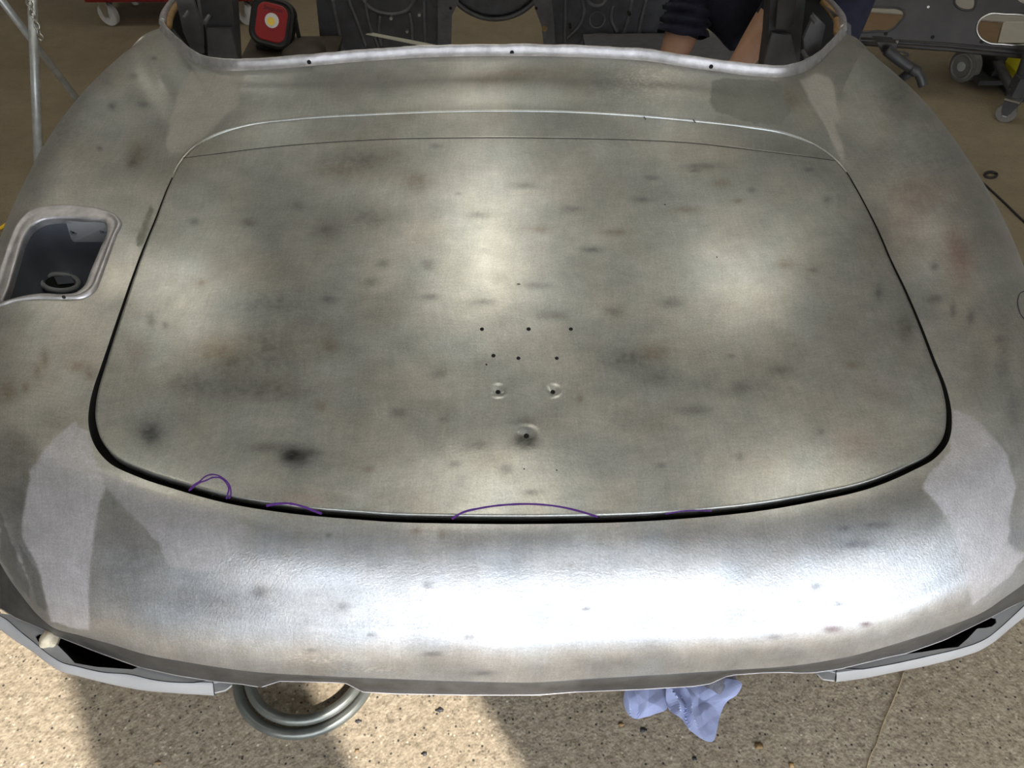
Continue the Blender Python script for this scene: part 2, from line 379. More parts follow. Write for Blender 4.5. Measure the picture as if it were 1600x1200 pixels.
LID = [(800, 172), (900, 174), (1000, 180), (1087, 188), (1166, 197), (1228, 208), (1269, 224), (1292, 238), (1308, 251), (1321, 265), (1336, 289), (1353, 320),
       (1379, 373), (1390, 399), (1416, 453), (1437, 501), (1459, 557), (1480, 610), (1487, 647), (1482, 690), (1461, 716), (1427, 735),
       (1363, 762), (1280, 782), (1190, 798), (1100, 808), (1000, 815), (900, 818), (820, 819), (700, 818), (600, 815), (560, 812),
       (459, 803), (353, 786), (272, 764), (215, 745), (168, 721), (145, 690), (138, 660), (140, 632), (147, 603), (155, 580),
       (185, 492), (220, 395), (241, 344), (265, 284), (280, 255), (298, 234), (322, 217), (355, 203), (388, 194), (460, 185), (592, 177), (700, 173)]
lid_px = np.array(LID, float)
NA = 2400
A_xyz = spline(onT(lid_px[:, 0], lid_px[:, 1]), NA, True)
A_xyz[:, 2] = Tz(A_xyz[:, 0], A_xyz[:, 1])
def near_A(u, v):
    p = onT(u, v)[0]; return int(np.argmin(((A_xyz[:, :2]-p[:2])**2).sum(1)))
# outer boundary: cockpit edge + sills + tail lip
def deck(u, v, z): return atz(u, v, z)
FR = [(250, 44, .905), (262, 60, .908), (280, 78, .914), (304, 97, .918), (328, 106, .921), (360, 110, .925), (400, 109, .928), (480, 103, .934), (560, 96, .938), (660, 89.5, .943),
      (800, 87, .945), (930, 90, .943), (1020, 96, .940), (1070, 104, .936), (1120, 111, .930), (1170, 117.5, .926), (1222, 120, .921), (1249, 114, .918), (1270, 104, .914), (1288, 91, .911), (1305, 73, .908), (1321, 52, .905)]
Bf = np.array([atz(*p) for p in FR])
LIPZ = 0.63
LIP = [(0, 878), (12, 900), (35, 932), (60, 962), (82, 980), (125, 993), (172, 1006), (225, 1022), (300, 1036), (400, 1050), (500, 1056), (620, 1061), (740, 1065), (840, 1066), (900, 1062), (1050, 1053), (1140, 1047), (1240, 1040), (1325, 1026), (1412, 1002), (1475, 981), (1542, 953), (1568, 935), (1600, 912)]
Bl = np.array([atz(u, v, LIPZ) for u, v in LIP])
cL, cR = Bf[0], Bf[-1]
right = np.array([[.757, 1.687, .901], [.778, 1.668, .889], [.812, 1.655, .853], [.846, 1.652, .78], [.875, 1.665, .66], [.895, 1.69, .53], [.92, 1.63, .495], [.955, 1.45, .48], [.965, 1.2, .48], [.945, 1.0, .49], [.90, .82, .52], [.85, .69, .55], [.795, .60, .585]])
left = np.array([[-.815, 1.737, .902], [-.836, 1.712, .892], [-.868, 1.698, .858], [-.898, 1.694, .785], [-.918, 1.702, .67], [-.93, 1.72, .53], [-.95, 1.65, .495], [-.98, 1.45, .48], [-.985, 1.2, .48], [-.965, 1.0, .49], [-.93, .86, .52], [-.885, .73, .55], [-.83, .65, .585]])
Brear = np.vstack([cR[None], right, Bl[::-1], left[::-1], cL[None]])
NBf, NBr = 700, 2400
Bf_s = spline(Bf, NBf); Br_s = spline(Brear, NBr)
B_all = np.vstack([Bf_s[:-1], Br_s[:-1]])                       # closed: left corner -> front -> right corner -> round the tail
def near_B(p, lo=0, hi=None):
    q = B_all[lo:hi]; return lo+int(np.argmin(((q-np.asarray(p))**2).sum(1)))
iA = lambda u, v: near_A(u, v)
pairs = []                                                     # (A index, B index) corresponding stations
for (ua, va), pb in [((352, 204), cL), ((374, 197.5), atz(285, 83, .915)), ((402, 192), atz(328, 106, .921)), ((475, 184), atz(440, 106, .931)), ((600, 176.5), atz(600, 93, .941)), ((800, 172), atz(800, 87, .945)),
                     ((1000, 180), atz(1000, 95, .941)), ((1120, 192), atz(1130, 112, .930)), ((1192, 201.5), atz(1235, 118, .920)), ((1213, 205), atz(1284, 94, .911)), ((1233, 209), cR), ((1264, 222), (.786, 1.664, .882)),
                     ((1297, 242), (.895, 1.69, .53)), ((1332, 282), (.955, 1.45, .48)), ((1385, 386), (.965, 1.2, .48)), ((1437, 501), (.945, 1.0, .49)), ((1476, 600), (.90, .82, .52)),
                     ((1487, 650), (.85, .69, .55)), ((1478, 700), atz(1600, 912, LIPZ)), ((1448, 725), atz(1542, 953, LIPZ)), ((1363, 762), atz(1412, 1002, LIPZ)), ((1230, 792), atz(1240, 1040, LIPZ)),
                     ((1050, 812), atz(1050, 1053, LIPZ)), ((830, 819), atz(840, 1066, LIPZ)), ((600, 815), atz(620, 1061, LIPZ)), ((420, 798), atz(400, 1050, LIPZ)), ((272, 764), atz(225, 1022, LIPZ)),
                     ((190, 733), atz(100, 986, LIPZ)), ((152, 702), atz(12, 900, LIPZ)), ((139, 650), (-.885, .73, .55)), ((150, 592), (-.93, .86, .52)), ((185, 492), (-.965, 1.0, .49)),
                     ((228, 378), (-.985, 1.2, .48)), ((270, 275), (-.98, 1.45, .48)), ((293, 239), (-.93, 1.72, .53)), ((322, 217), (-.844, 1.707, .885))]:
    pairs.append((iA(ua, va), near_B(pb)))
a0, b0 = pairs[0]
pa = np.array([(a-a0) % NA for a, b in pairs]+[NA], float); nB = len(B_all)
pb = np.array([(b-b0) % nB for a, b in pairs]+[nB], float)
assert (np.diff(pa) > 0).all() and (np.diff(pb) > 0).all(), (pa, pb)
st = np.arange(len(pa), dtype=float)
# sampling of the ring: dense where either edge is long
cnt = []
for i in range(len(pa)-1):
    lb = (pb[i+1]-pb[i])*0.0027; la = (pa[i+1]-pa[i])*0.0015
    cnt.append(int(max(10, max(la, lb)/0.0042)))
ts = np.concatenate([np.linspace(i, i+1, c, endpoint=False) for i, c in enumerate(cnt)])
ai = pchip(st, pa, ts)+a0; bi = pchip(st, pb, ts)+b0
def cyc(arr, idx):
    n = len(arr); k = np.floor(idx).astype(int); f = (idx-k)[:, None]; return arr[k % n]*(1-f)+arr[(k+1) % n]*f
Ar = cyc(A_xyz, ai); Br = cyc(B_all, bi)
# end tangents
NT = len(ts)
pl = Br[:, :2]-Ar[:, :2]; ln = np.linalg.norm(Br-Ar, axis=1); pn = pl/np.maximum(np.linalg.norm(pl, axis=1), 1e-6)[:, None]
gx, gy = Tgrad(Ar[:, 0], Ar[:, 1])
TA = np.stack([pn[:, 0], pn[:, 1], gx*pn[:, 0]+gy*pn[:, 1]], 1); TA /= np.linalg.norm(TA, axis=1)[:, None]
front_TB = np.stack([pn[:, 0], pn[:, 1], -0.10+0*pn[:, 0]], 1)
# edge kinds along t: 0..10 cockpit edge, 10..11 and 33..34 shut edges, then sills and tail
tq = np.interp(ts, [0, 10, 12, 34, 36], [0, 10, 11, 33, 34])                 # two extra stations hug the cockpit corners
wr = np.interp(tq, [0, 10, 15, 17.5, 20, 24, 26, 28, 33, 34], [0, 0, 0, 0.5, 1, 1, 0.6, 0, 0, 0])
fwd = np.interp(tq, [0, 10, 11, 12.2, 31.8, 33, 34], [.7, .7, .7, .12, .12, .7, .7])
side = np.stack([fwd*pn[:, 0], fwd*pn[:, 1], -np.ones(NT)], 1)
tail = np.stack([0.05*pn[:, 0], 0.05*pn[:, 1], -np.ones(NT)], 1)
TBd = side*(1-wr)[:, None]+tail*wr[:, None]
kc = np.where(ts < 10, 0.0, sstep(0.02, 0.30, 0.905-Br[:, 2]))
TB = front_TB*(1-kc)[:, None]+TBd*kc[:, None]
TB /= np.linalg.norm(TB, axis=1)[:, None]
# the crest of the wings and of the tail: a guide curve between the lid opening and the outer edge
crest = {11: np.array([.755, 1.625, .9035]), 12: aty(1374, 92, 1.575), 13: aty(1468, 183, 1.36), 14: aty(1542, 298, 1.13), 15: aty(1583, 395, .98), 16: aty(1622, 505, .84), 17: atz(1652, 590, .805), 18: atz(1656, 690, .782),
         19: atz(1592, 836, .739), 20: atz(1415, 948, .711), 21: atz(1240, 972, .718), 22: atz(1050, 981, .725), 23: atz(840, 984, .726), 24: atz(620, 982, .725), 25: atz(400, 972, .718), 26: atz(222, 946, .710), 27: atz(73, 866, .734), 28: atz(-25, 740, .772), 29: atz(-58, 640, .80), 30: atz(-38, 545, .826), 31: aty(-10, 430, .94), 32: aty(35, 300, 1.145), 33: aty(95, 184, 1.375), 34: aty(182, 90, 1.61), 35: np.array([-.812, 1.668, .9055])}
Cs = np.zeros((len(st), 3))
for i in range(len(st)):
    if i in crest: Cs[i] = crest[i]
    else:
        j = int(np.argmin(np.abs(ts-i))) if i < len(st)-1 else 0
        fr_ = {10: .86, 9: .80, 8: .70, 7: .6, 0: .86, 36: .86, 1: .80, 2: .70, 3: .6}.get(i, .5); m_ = Ar[j]*(1-fr_)+Br[j]*fr_; m_[2] += 0.004; Cs[i] = m_
Cr = np.stack([pchip(st, Cs[:, c], ts) for c in range(3)], 1)
for _ in range(400):                                           # even out the guide curve
    sm = (np.roll(Cr, 1, 0)+np.roll(Cr, -1, 0))/2; w_ = np.where((ts > 10.2) & (ts < 35.8), 0.8, 0.0)[:, None]; Cr = Cr*(1-w_)+sm*w_
dC = np.roll(Cr, -3, 0)-np.roll(Cr, 3, 0); oC = np.stack([-dC[:, 1], dC[:, 0]], 1); oC /= np.maximum(np.linalg.norm(oC, axis=1), 1e-9)[:, None]
sg = np.sign((oC*pn).sum(1))[:, None]; oC = oC*sg
wc_ = np.interp(tq, [0, 10, 10.5, 33.5, 34], [0, 0, 1, 1, 0])[:, None]
oC = oC*wc_+pn*(1-wc_); oC /= np.linalg.norm(oC, axis=1)[:, None]
tiltC = np.radians(np.interp(tq, [0, 10, 11, 15, 17, 19, 25, 27, 29, 33, 34], [3, 4, 36, 40, 44, 47, 47, 44, 40, 36, 3]))
tiltC = np.where((ts > 10) & (ts < 12), np.radians(np.interp(ts, [10, 11, 12], [4, 14, 34])), np.where(ts > 34, np.radians(np.interp(ts, [34, 35, 36], [34, 14, 4])), tiltC))
TC = np.stack([oC[:, 0]*np.cos(tiltC), oC[:, 1]*np.cos(tiltC), -np.sin(tiltC)], 1)
flat = np.interp(tq, [0, 9, 11, 12, 15, 18, 26, 28, 31, 33, 34], [1, 1, .6, .5, .6, 1, 1, .6, .5, .6, 1])
TA[:, 2] *= flat; TA /= np.linalg.norm(TA, axis=1)[:, None]
l1 = np.linalg.norm(Cr-Ar, axis=1)*1.08; l2 = np.linalg.norm(Br-Cr, axis=1)*1.05
l1c = np.where((ts > 19) & (ts < 27), l1, np.minimum(l1, 0.19)); l1c = np.where(ts < 10, l1, l1c)
for _ in range(200): l1c = (np.roll(l1c, 1)+np.roll(l1c, -1))/2
NL = 121
lam = np.linspace(0, 1, NL)
def herm(P0, T0, P1, T1, s):
    s = s[None, :, None]
    return P0[:, None]*(2*s**3-3*s**2+1)+T0[:, None]*(s**3-2*s**2+s)+P1[:, None]*(-2*s**3+3*s**2)+T1[:, None]*(s**3-s**2)
hs_ = np.linspace(0, 1, 61)
ring = np.concatenate([herm(Ar, TA*l1[:, None], Cr, TC*l1c[:, None], hs_), herm(Cr, TC*l2[:, None], Br, TB*l2[:, None], hs_)[:, 1:]], 1)
# smooth along t a little so that the correspondence leaves no ridges (edges stay put)
wl = np.clip(np.minimum(lam, 1-lam)*6, 0, 1)[None, :, None]
for _ in range(50):
    sm = (np.roll(ring, 1, 0)+np.roll(ring, -1, 0))/2
    ring = ring*(1-0.9*wl)+sm*0.9*wl
wk = np.interp(ts, [0, 0.3, 1.0, 8.6, 9.6, 12, 14, 32, 34, 35.5, 36], [1, 1, 0, 0, 1, 1, 0, 0, 1, 1, 1])[:, None, None]   # the turn at the cockpit corners
wl2 = wk*np.clip(np.minimum(lam*5, (1-lam)*9), 0, 1)[None, :, None]
for _ in range(60):
    sm = (np.roll(ring, 1, 0)+np.roll(ring, -1, 0))/2
    ring += (sm-ring)*0.95*wl2
for _ in range(20):                                            # and along the other direction
    sm = ring.copy(); sm[:, 1:-1] = (ring[:, :-2]+ring[:, 2:])/2; ring += (sm-ring)*0.8*wl2

# ------------------------------------------------------------------ stains, repair patches and some painted-in shade on the metal
BROWN, GREY, PINK = (0.55, 0.42, 0.30), (0.25, 0.25, 0.26), (0.75, 0.48, 0.46)
BLOT = []
def bl(s, tint, *rows):
    for r in rows: BLOT.append((*r, min(.85, s*1.25), tint))
bl(.34, BROWN, (532, 268, 40, 14), (652, 284, 24, 18), (516, 542, 16, 11), (963, 363, 24, 5), (1073, 328, 26, 6), (1128, 286, 15, 7), (1022, 550, 26, 15), (1226, 412, 15, 9), (1332, 571, 12, 7), (907, 622, 5, 9), (575, 733, 8, 5), (314, 442, 8, 7), (500, 636, 10, 10), (340, 548, 40, 20), (844, 358, 25, 7), (1154, 314, 10, 5))
bl(.32, GREY, (512, 360, 28, 16), (580, 340, 45, 20), (304, 346, 9, 7), (600, 412, 12, 8), (668, 414, 10, 8), (580, 440, 14, 9), (516, 468, 15, 6), (688, 584, 12, 8), (672, 464, 18, 6), (752, 472, 22, 6), (748, 336, 20, 6), (716, 303, 6, 3),
   (1018, 278, 14, 5), (1005, 312, 18, 5), (895, 327, 18, 6), (818, 290, 25, 6), (840, 446, 22, 6), (1175, 297, 7, 5), (1086, 267, 10, 3), (1265, 265, 8, 4), (1292, 312, 7, 5), (1271, 422, 8, 4), (1373, 456, 7, 15),
   (1048, 473, 20, 8), (958, 486, 16, 10), (865, 492, 28, 9), (1026, 588, 32, 18), (1222, 577, 18, 8), (1143, 556, 6, 4), (1086, 641, 32, 9), (1158, 605, 18, 12), (1283, 675, 6, 6), (622, 644, 14, 8), (694, 656, 9, 6),
   (747, 694, 22, 10), (712, 725, 10, 5), (790, 734, 9, 9), (1034, 728, 9, 5), (1156, 714, 8, 7), (619, 800, 9, 3), (831, 769, 16, 6), (937, 800, 22, 3), (680, 228, 9, 4), (236, 500, 6, 12), (258, 508, 5, 6), (468, 322, 11, 8), (388, 348, 14, 8))
bl(.38, GREY, (428, 476, 62, 28), (420, 612, 95, 26), (420, 548, 62, 52), (360, 572, 34, 24), (300, 600, 50, 30), (925, 390, 20, 6), (1417, 516, 14, 26), (420, 700, 30, 10), (560, 250, 60, 20), (985, 560, 50, 25), (1100, 260, 30, 6))  # left-lid smears: part stain, part painted shade between the highlights
bl(.68, GREY, (235, 677, 20, 20), (462, 715, 26, 19), (455, 712, 15, 11), (822, 690, 22, 12))
bl(.42, GREY, (818, 660, 17, 8), (482, 708, 22, 7))
bl(.20, PINK, (212, 552, 18, 26), (1375, 609, 32, 24), (1448, 301, 60, 30), (1420, 350, 40, 60), (470, 780, 60, 14), (1340, 690, 40, 30))
bl(.36, PINK, (1504, 411, 20, 36), (1490, 380, 16, 30), (1300, 983, 16, 6), (1352, 975, 11, 5))
bl(.40, GREY, (1275, 917, 9, 6), (1310, 944, 11, 4), (1248, 940, 6, 4), (1300, 983, 14, 6), (1352, 975, 9, 4), (1210, 995, 10, 4), (405, 925, 13, 9), (537, 948, 11, 7), (580, 992, 9, 4), (488, 1016, 10, 4), (667, 914, 9, 6), (735, 996, 10, 6), (677, 1022, 16, 4), (916, 952, 8, 3), (755, 1052, 20, 5), (514, 837, 5, 4),
   (241, 91, 5, 3), (209, 119, 8, 6), (175, 166, 8, 7), (225, 163, 11, 6), (206, 255, 10, 9), (156, 232, 5, 4), (1460, 417, 7, 8), (1489, 483, 5, 13), (1459, 467, 15, 8), (1517, 496, 6, 11), (1370, 820, 24, 6), (1320, 825, 12, 5), (1340, 850, 30, 8))
bl(.38, BROWN, (12, 612, 18, 22), (70, 560, 7, 18), (58, 580, 6, 14), (40, 605, 7, 10), (125, 572, 22, 9), (140, 585, 9, 10), (100, 430, 40, 4), (650, 830, 8, 6), (690, 835, 6, 10), (892, 884, 3, 5), (215, 240, 16, 20), (1215, 155, 40, 18), (820, 115, 60, 12), (760, 125, 40, 14))
bl(.28, GREY, (110, 690, 10, 8), (200, 890, 60, 60), (30, 800, 30, 90), (330, 940, 90, 30), (1570, 560, 15, 60), (1585, 640, 15, 40), (1440, 250, 60, 60), (1400, 150, 30, 50), (90, 190, 40, 40), (160, 120, 30, 30), (1560, 530, 10, 8))
P1 = [(298, 111), (340, 119), (383, 117), (370, 152), (376, 164), (352, 179), (334, 200), (292, 233), (265, 240), (259, 230), (266, 191), (275, 155), (289, 131)]
P2 = [(1251, 127), (1275, 114), (1294, 119), (1306, 142), (1309, 183), (1303, 196), (1319, 230), (1317, 252), (1309, 242), (1291, 196), (1266, 161)]
P3 = [(1112, 127), (1131, 122), (1219, 126), (1225, 155), (1236, 174), (1219, 197), (1166, 191), (1119, 174), (1109, 158)]
P4 = [(118, 658), (140, 680), (146, 712), (162, 742), (165, 762), (153, 790), (148, 830), (141, 880), (138, 940), (140, 985), (80, 972), (66, 925), (58, 880), (36, 842), (33, 822), (42, 770), (48, 735), (75, 695), (95, 675)]
P4b = [(27, 863), (38, 880), (43, 900), (36, 905), (27, 888)]
P5 = [(150, 735), (215, 760), (290, 785), (350, 800), (390, 826), (370, 850), (348, 875), (338, 890), (300, 893), (262, 880), (250, 850), (200, 800), (165, 760)]
P6 = [(1490, 640), (1513, 647), (1537, 667), (1573, 710), (1587, 760), (1577, 820), (1577, 853), (1600, 868), (1575, 905), (1520, 945), (1508, 893), (1487, 820), (1467, 790), (1440, 762), (1453, 740), (1483, 707)]
P7 = [(212, 385), (216, 368), (235, 320), (240, 330), (226, 372), (219, 388)]
def finish(P, lid=False):
    """P (n,3) -> tone (n,4), finish (n,4: roughness, metallic, grain)"""
    u, v = proj(P); n = len(P)
    wob = (fbm(u/9, v/9, 3)-0.5)
    base = np.array([0.675, 0.684, 0.648])
    t = np.tile(base, (n, 1))
    big = fbm(u/85+3, v/60+9, 4); t *= (0.66+0.56*big)[:, None]
    st2 = fbm(u/26+40, v/14+2, 4); t *= (0.91+0.16*st2)[:, None]
    hue = fbm(u/60+70, v/60, 3)-0.5; t *= 1+hue[:, None]*np.array([0.10, 0.0, -0.10])
    rough = 0.350+0.08*(fbm(u/40, v/40+50, 3)-0.5); met = np.full(n, 1.0); grain = np.full(n, 0.16)
    for (bu, bv, ru, rv, s, tint) in BLOT:
        du = (u-bu)/ru; dv = (v-bv)/rv
        q = du*du+dv*dv; k = q < 9
        if not k.any(): continue
        g = np.zeros(n); g[k] = np.exp(-q[k]*1.1)*s*(0.65+0.9*fbm(u[k]/7+bu, v[k]/5+bv, 3)); g = np.clip(g, 0, 0.92)
        t *= (1-g)[:, None]+g[:, None]*np.array(tint)
        rough += 0.08*g
    if not lid:
        def patch(poly, col, rgh, mt, gr, edge=2.0, amt=1.0, w=6):
            nonlocal t, rough, met, grain
            a = sstep(-edge, edge, poly_sd(u, v, poly)+wob*w)*amt
            mot = 0.93+0.14*fbm(u/18, v/18, 3)
            t = t*(1-a)[:, None]+(np.array(col)*mot[:, None])*a[:, None]
            rough = rough*(1-a)+rgh*a; met = met*(1-a)+mt*a; grain = grain*(1-a)+gr*a
        # behind the lid and round the tail: coarser sanding, cooler
        ta = sstep(760, 860, v); t = t*(1-0.9*ta)[:, None]+t*np.array([1.08, 1.09, 1.19])*(0.9*ta)[:, None]
        grain += 0.16*ta; rough += 0.03*ta
        wing = sstep(0, 1, np.clip((np.abs(u-800)-520)/160, 0, 1))*(1-ta); t *= (1-wing)[:, None]+wing[:, None]*np.array([1.08, 1.06, 1.05]); rough += 0.07*wing
        for p in (P1, P2): patch(p, (0.60, 0.58, 0.54), .50, .55, .12)
        patch(P3, (0.40, 0.41, 0.38), .52, .9, .06)
        for p in (P4, P4b, P6): patch(p, (0.80, 0.79, 0.82), .48, .86, .34)
        patch(P5, (0.70, 0.69, 0.72), .48, .9, .26, amt=.8)
        for p in ([(30, 850), (55, 885), (64, 905), (75, 950), (72, 958), (60, 948), (50, 915), (43, 900), (36, 880)], [(0, 800), (25, 862), (47, 915), (46, 934), (25, 915), (0, 872)]): patch(p, (.30, .30, .29), .5, .92, .2, amt=.8)
        patch(P7, (0.36, 0.36, 0.32), .5, .9, .1)
        sp = np.exp(-(((u-1000)/75)**2+((v-128)/32)**2)*1.2)*(vnoise(u/1.7, v/1.4) > .62); t *= (1+0.35*sp)[:, None]
        sp = np.exp(-(((u-500)/60)**2+((v-1030)/9)**2))*(vnoise(u/1.7, v/1.4) > .5)+np.exp(-(((u-570)/60)**2+((v-1046)/6)**2))*(vnoise(u/1.7, v/1.4) > .5)
        t *= 1+0.35*sp[:, None]*np.array([1, .9, .75])
    rough = np.clip(rough, .338, .8)
    one = np.ones((n, 1))
    return np.hstack([np.clip(t, 0.01, .95), one]), np.stack([rough-0.08, met, grain, np.ones(n)], 1)
def fast_mesh(name, V, F, material, parent, lid=False, attr=True):
    V = np.asarray(V, np.float32); F = np.asarray(F, np.int32)
    me = bpy.data.meshes.new(name)
    me.vertices.add(len(V)); me.vertices.foreach_set('co', V.ravel())
    me.loops.add(F.size); me.loops.foreach_set('vertex_index', F.ravel())
    me.polygons.add(len(F)); me.polygons.foreach_set('loop_start', np.arange(0, F.size, F.shape[1], dtype=np.int32))
    me.polygons.foreach_set('use_smooth', np.ones(len(F), bool))
    me.update(calc_edges=True); me.validate()
    if attr:
        t, f = finish(V.astype(float), lid)
        for nm, d in (('tone', t), ('finish', f)):
            a = me.attributes.new(nm, 'FLOAT_COLOR', 'POINT'); a.data.foreach_set('color', d.astype(np.float32).ravel())
    me.materials.append(material)
    return link(bpy.data.objects.new(name, me), parent)
def quad_grid(n, m, close):
    i = np.arange(n if close else n-1)[:, None]; j = np.arange(m-1)[None]
    a = (i*m+j); b = (((i+1) % n)*m+j)
    return np.stack([a, b, b+1, a+1], -1).reshape(-1, 4)

car = empty('car_body_shell', (0, 1.2, 0), 'stripped bare metal rear body shell of an open two seat car', 'car')
ring_v = ring.reshape(-1, 3); ring_f = quad_grid(NT, NL, True)
bvh_ring = BVHTree.FromPolygons([tuple(p) for p in ring_v], [tuple(f) for f in ring_f.tolist()])
def hit(bvh, u, v, off=0.0):
    d = Vector(ray(u, v)).normalized(); r = bvh.ray_cast(Vector(CAM), d)
    if r[0] is None: return None, None
    n = r[1] if r[1].dot(d) < 0 else -r[1]
    return np.array(r[0]+n*off), np.array(n)
# fuel filler recess outlines
F_OUT = [(183, 367), (191, 348), (183, 337), (158, 327), (117, 321), (75, 322), (50, 328), (30, 345), (17, 370), (0, 417), (-14, 462), (-18, 482), (0, 479), (22, 472), (50, 468), (100, 468), (133, 465), (150, 453), (159, 433), (171, 400)]
F_IN = [(157, 388), (168, 358), (165, 347), (140, 342), (102, 339), (80, 340), (64, 343), (48, 353), (37, 370), (25, 407), (12, 450), (5, 471), (18, 468), (33, 464), (67, 459), (100, 460), (119, 457), (131, 448), (142, 423), (149, 407)]
fo = spline(np.array(F_OUT, float), 160, True); fi = spline(np.array(F_IN, float), 160, True)
fo = np.roll(fo, -int(np.argmin(((fo-np.array([183, 367]))**2).sum(1))), 0); fi = np.roll(fi, -int(np.argmin(((fi-np.array([163, 372]))**2).sum(1))), 0)
cu, cv = proj(ring_v[ring_f].mean(1))
cut = poly_sd(cu, cv, (fi*0.75+fo*0.25)) > 0
fn = np.cross(ring_v[ring_f[:, 1]]-ring_v[ring_f[:, 0]], ring_v[ring_f[:, 3]]-ring_v[ring_f[:, 0]])
cut &= ring_v[ring_f].mean(1)[:, 2] > 0.6
# small turned-down edge of the lid opening as extra rows
skin = fast_mesh('rear_skin', ring_v, ring_f[~cut], M_METAL, car)
out2 = (Ar-A_xyz.mean(0))[:, :2]; 
def plan_normals(P):
    t = np.roll(P, -1, 0)-np.roll(P, 1, 0); n = np.stack([t[:, 1], -t[:, 0]], 1); n /= np.linalg.norm(n, axis=1)[:, None]
    c = P[:, :2].mean(0); s = np.sign(((P[:, :2]-c)*n).sum(1)); 
    if s.sum() < 0: n = -n
    return n
nA = plan_normals(A_xyz)
def Aoff(d, dz, step=4):
    P = A_xyz.copy(); P[:, :2] += nA*(d if np.ndim(d) == 0 else d[:, None]); P[:, 2] = Tz(P[:, 0], P[:, 1])+dz; return P[::step]
kb = np.clip((A_xyz[:, 1]-1.15)/0.08, 0, 1)[::4]
def bead(d, dz, h):
    P = Aoff(d, dz); P[:, 2] += h*kb; return P
gut = [bead(0.0045, -0.0003, 0.0005), bead(0.002, -0.0002, 0.0014), bead(0, -0.0004, 0.0018), bead(-0.0016, -0.0025, 0.001), bead(-0.001, -0.012, 0)]
G = np.stack(gut, 1); qf = quad_grid(len(G), 5, True); qf = qf[(kb[qf[:, 0]//5] > 0)]; fast_mesh('opening_edge', G.reshape(-1, 3), qf, M_METAL, car)
gut = [Aoff(0.0003, -0.0008), Aoff(0.0008, -0.022), Aoff(-0.045, -0.024), Aoff(-0.05, -0.012)]
G = np.stack(gut, 1); mesh_obj('drain_gutter', G.reshape(-1, 3), quad_grid(len(G), 4, True).tolist(), M_DARK, car, True)

# ------------------------------------------------------------------ boot lid (main panel + front strip above the crease line)
HL = [(286, 247), (340, 240), (400, 232.5), (460, 226.5), (580, 218.5), (700, 215.5), (800, 215), (900, 216.5), (1000, 219), (1087, 224), (1150, 231), (1212, 238.5), (1262, 245), (1305, 251)]
HLw = spline(onT(*np.array(HL, float).T), 420)
HLw[:, 2] = Tz(HLw[:, 0], HLw[:, 1])
gap = np.interp(A_xyz[:, 1], [0.50, 0.62, 0.75, 1.0, 1.2, 1.3], [0.0105, 0.0085, 0.0050, 0.0032, 0.0026, 0.0012])
left_bias = np.where(A_xyz[:, 0] < -0.3, np.interp(A_xyz[:, 1], [.5, .65, .8, 1.0], [0, .003, .001, 0]), 0)
Lo = A_xyz.copy(); Lo[:, :2] -= nA*(gap+left_bias)[:, None]
# split the outline at the crease ends
kL = int(np.argmin(((Lo[:, :2]-HLw[0, :2])**2).sum(1))); kR = int(np.argmin(((Lo[:, :2]-HLw[-1, :2])**2).sum(1)))
def arc(a, b):
    n = (b-a) % NA; return Lo[[(a+i) % NA for i in range(n+1)]]
topA = arc(kL, kR); botA = arc(kR, kL)
if topA[:, 1].mean() < botA[:, 1].mean(): topA, botA = botA[::-1], topA[::-1]
if topA[0, 0] > topA[-1, 0]: topA = topA[::-1]
if botA[0, 0] < botA[-1, 0]: botA = botA[::-1]
H2 = HLw.copy(); H2[0, :2] = topA[0, :2]; H2[-1, :2] = topA[-1, :2]
def resample(P, n):
    L = np.concatenate([[0], np.cumsum(np.linalg.norm(np.diff(P, axis=0), axis=1))]); t = np.linspace(0, L[-1], n)
    return np.stack([np.interp(t, L, P[:, c]) for c in range(P.shape[1])], 1)
lid = empty('boot_lid', (0, 0.9, 0.88)); lid.parent = car; lid.matrix_parent_inverse = car.matrix_world.inverted()
lid['label'] = 'sanded bare metal boot lid with drilled badge holes and purple pen marks'
# main panel: polar fill
hm = resample(H2, 330); hm[:, 1] -= 0.0006
outline = np.vstack([hm[:-1], resample(botA, 640)[:-1]])
NO = len(outline); ctr = np.array([-0.008, 0.86])
DIMP = [(778, 610, 12, .0042), (864, 610, 12, .0042), (822, 678, 14, .0055)]
HOLES = [(753, 514.5, 3.2), (826, 514.5, 3.4), (892, 514.5, 3.2), (771, 556, 3.4), (810, 560, 3.2), (870, 560, 3.0), (778, 610, 3.8), (864, 610, 3.8), (822.5, 678, 4.2)]
rows = []
NS = 190
for s in np.linspace(0.004, 1, NS):
    p = ctr+(outline[:, :2]-ctr)*s; rows.append(np.column_stack([p, Tz(p[:, 0], p[:, 1])]))
on2 = plan_normals(outline)
for d, dz in ((0.0006, -0.0006), (0.0009, -0.002), (0.0006, -0.012)):
    p = outline[:, :2]+on2*d; p[:329] = outline[:329, :2]; rows.append(np.column_stack([p, Tz(p[:, 0], p[:, 1])+dz]))
LV = np.stack(rows, 1)
lv = LV.reshape(-1, 3)
pu, pv = proj(lv)
for (hu, hv, hr, dep) in DIMP:
    q = ((pu-hu)**2+((pv-hv)*1.25)**2)/hr**2; lv[:, 2] -= dep*np.exp(-q*1.6)
# fill the tiny centre
cen = np.array([[ctr[0], ctr[1], Tz(ctr[0:1], ctr[1:2])[0]]])
lf = quad_grid(NO, NS+3, True)
panel = fast_mesh('lid_panel', lv, lf, M_METAL, lid, True)
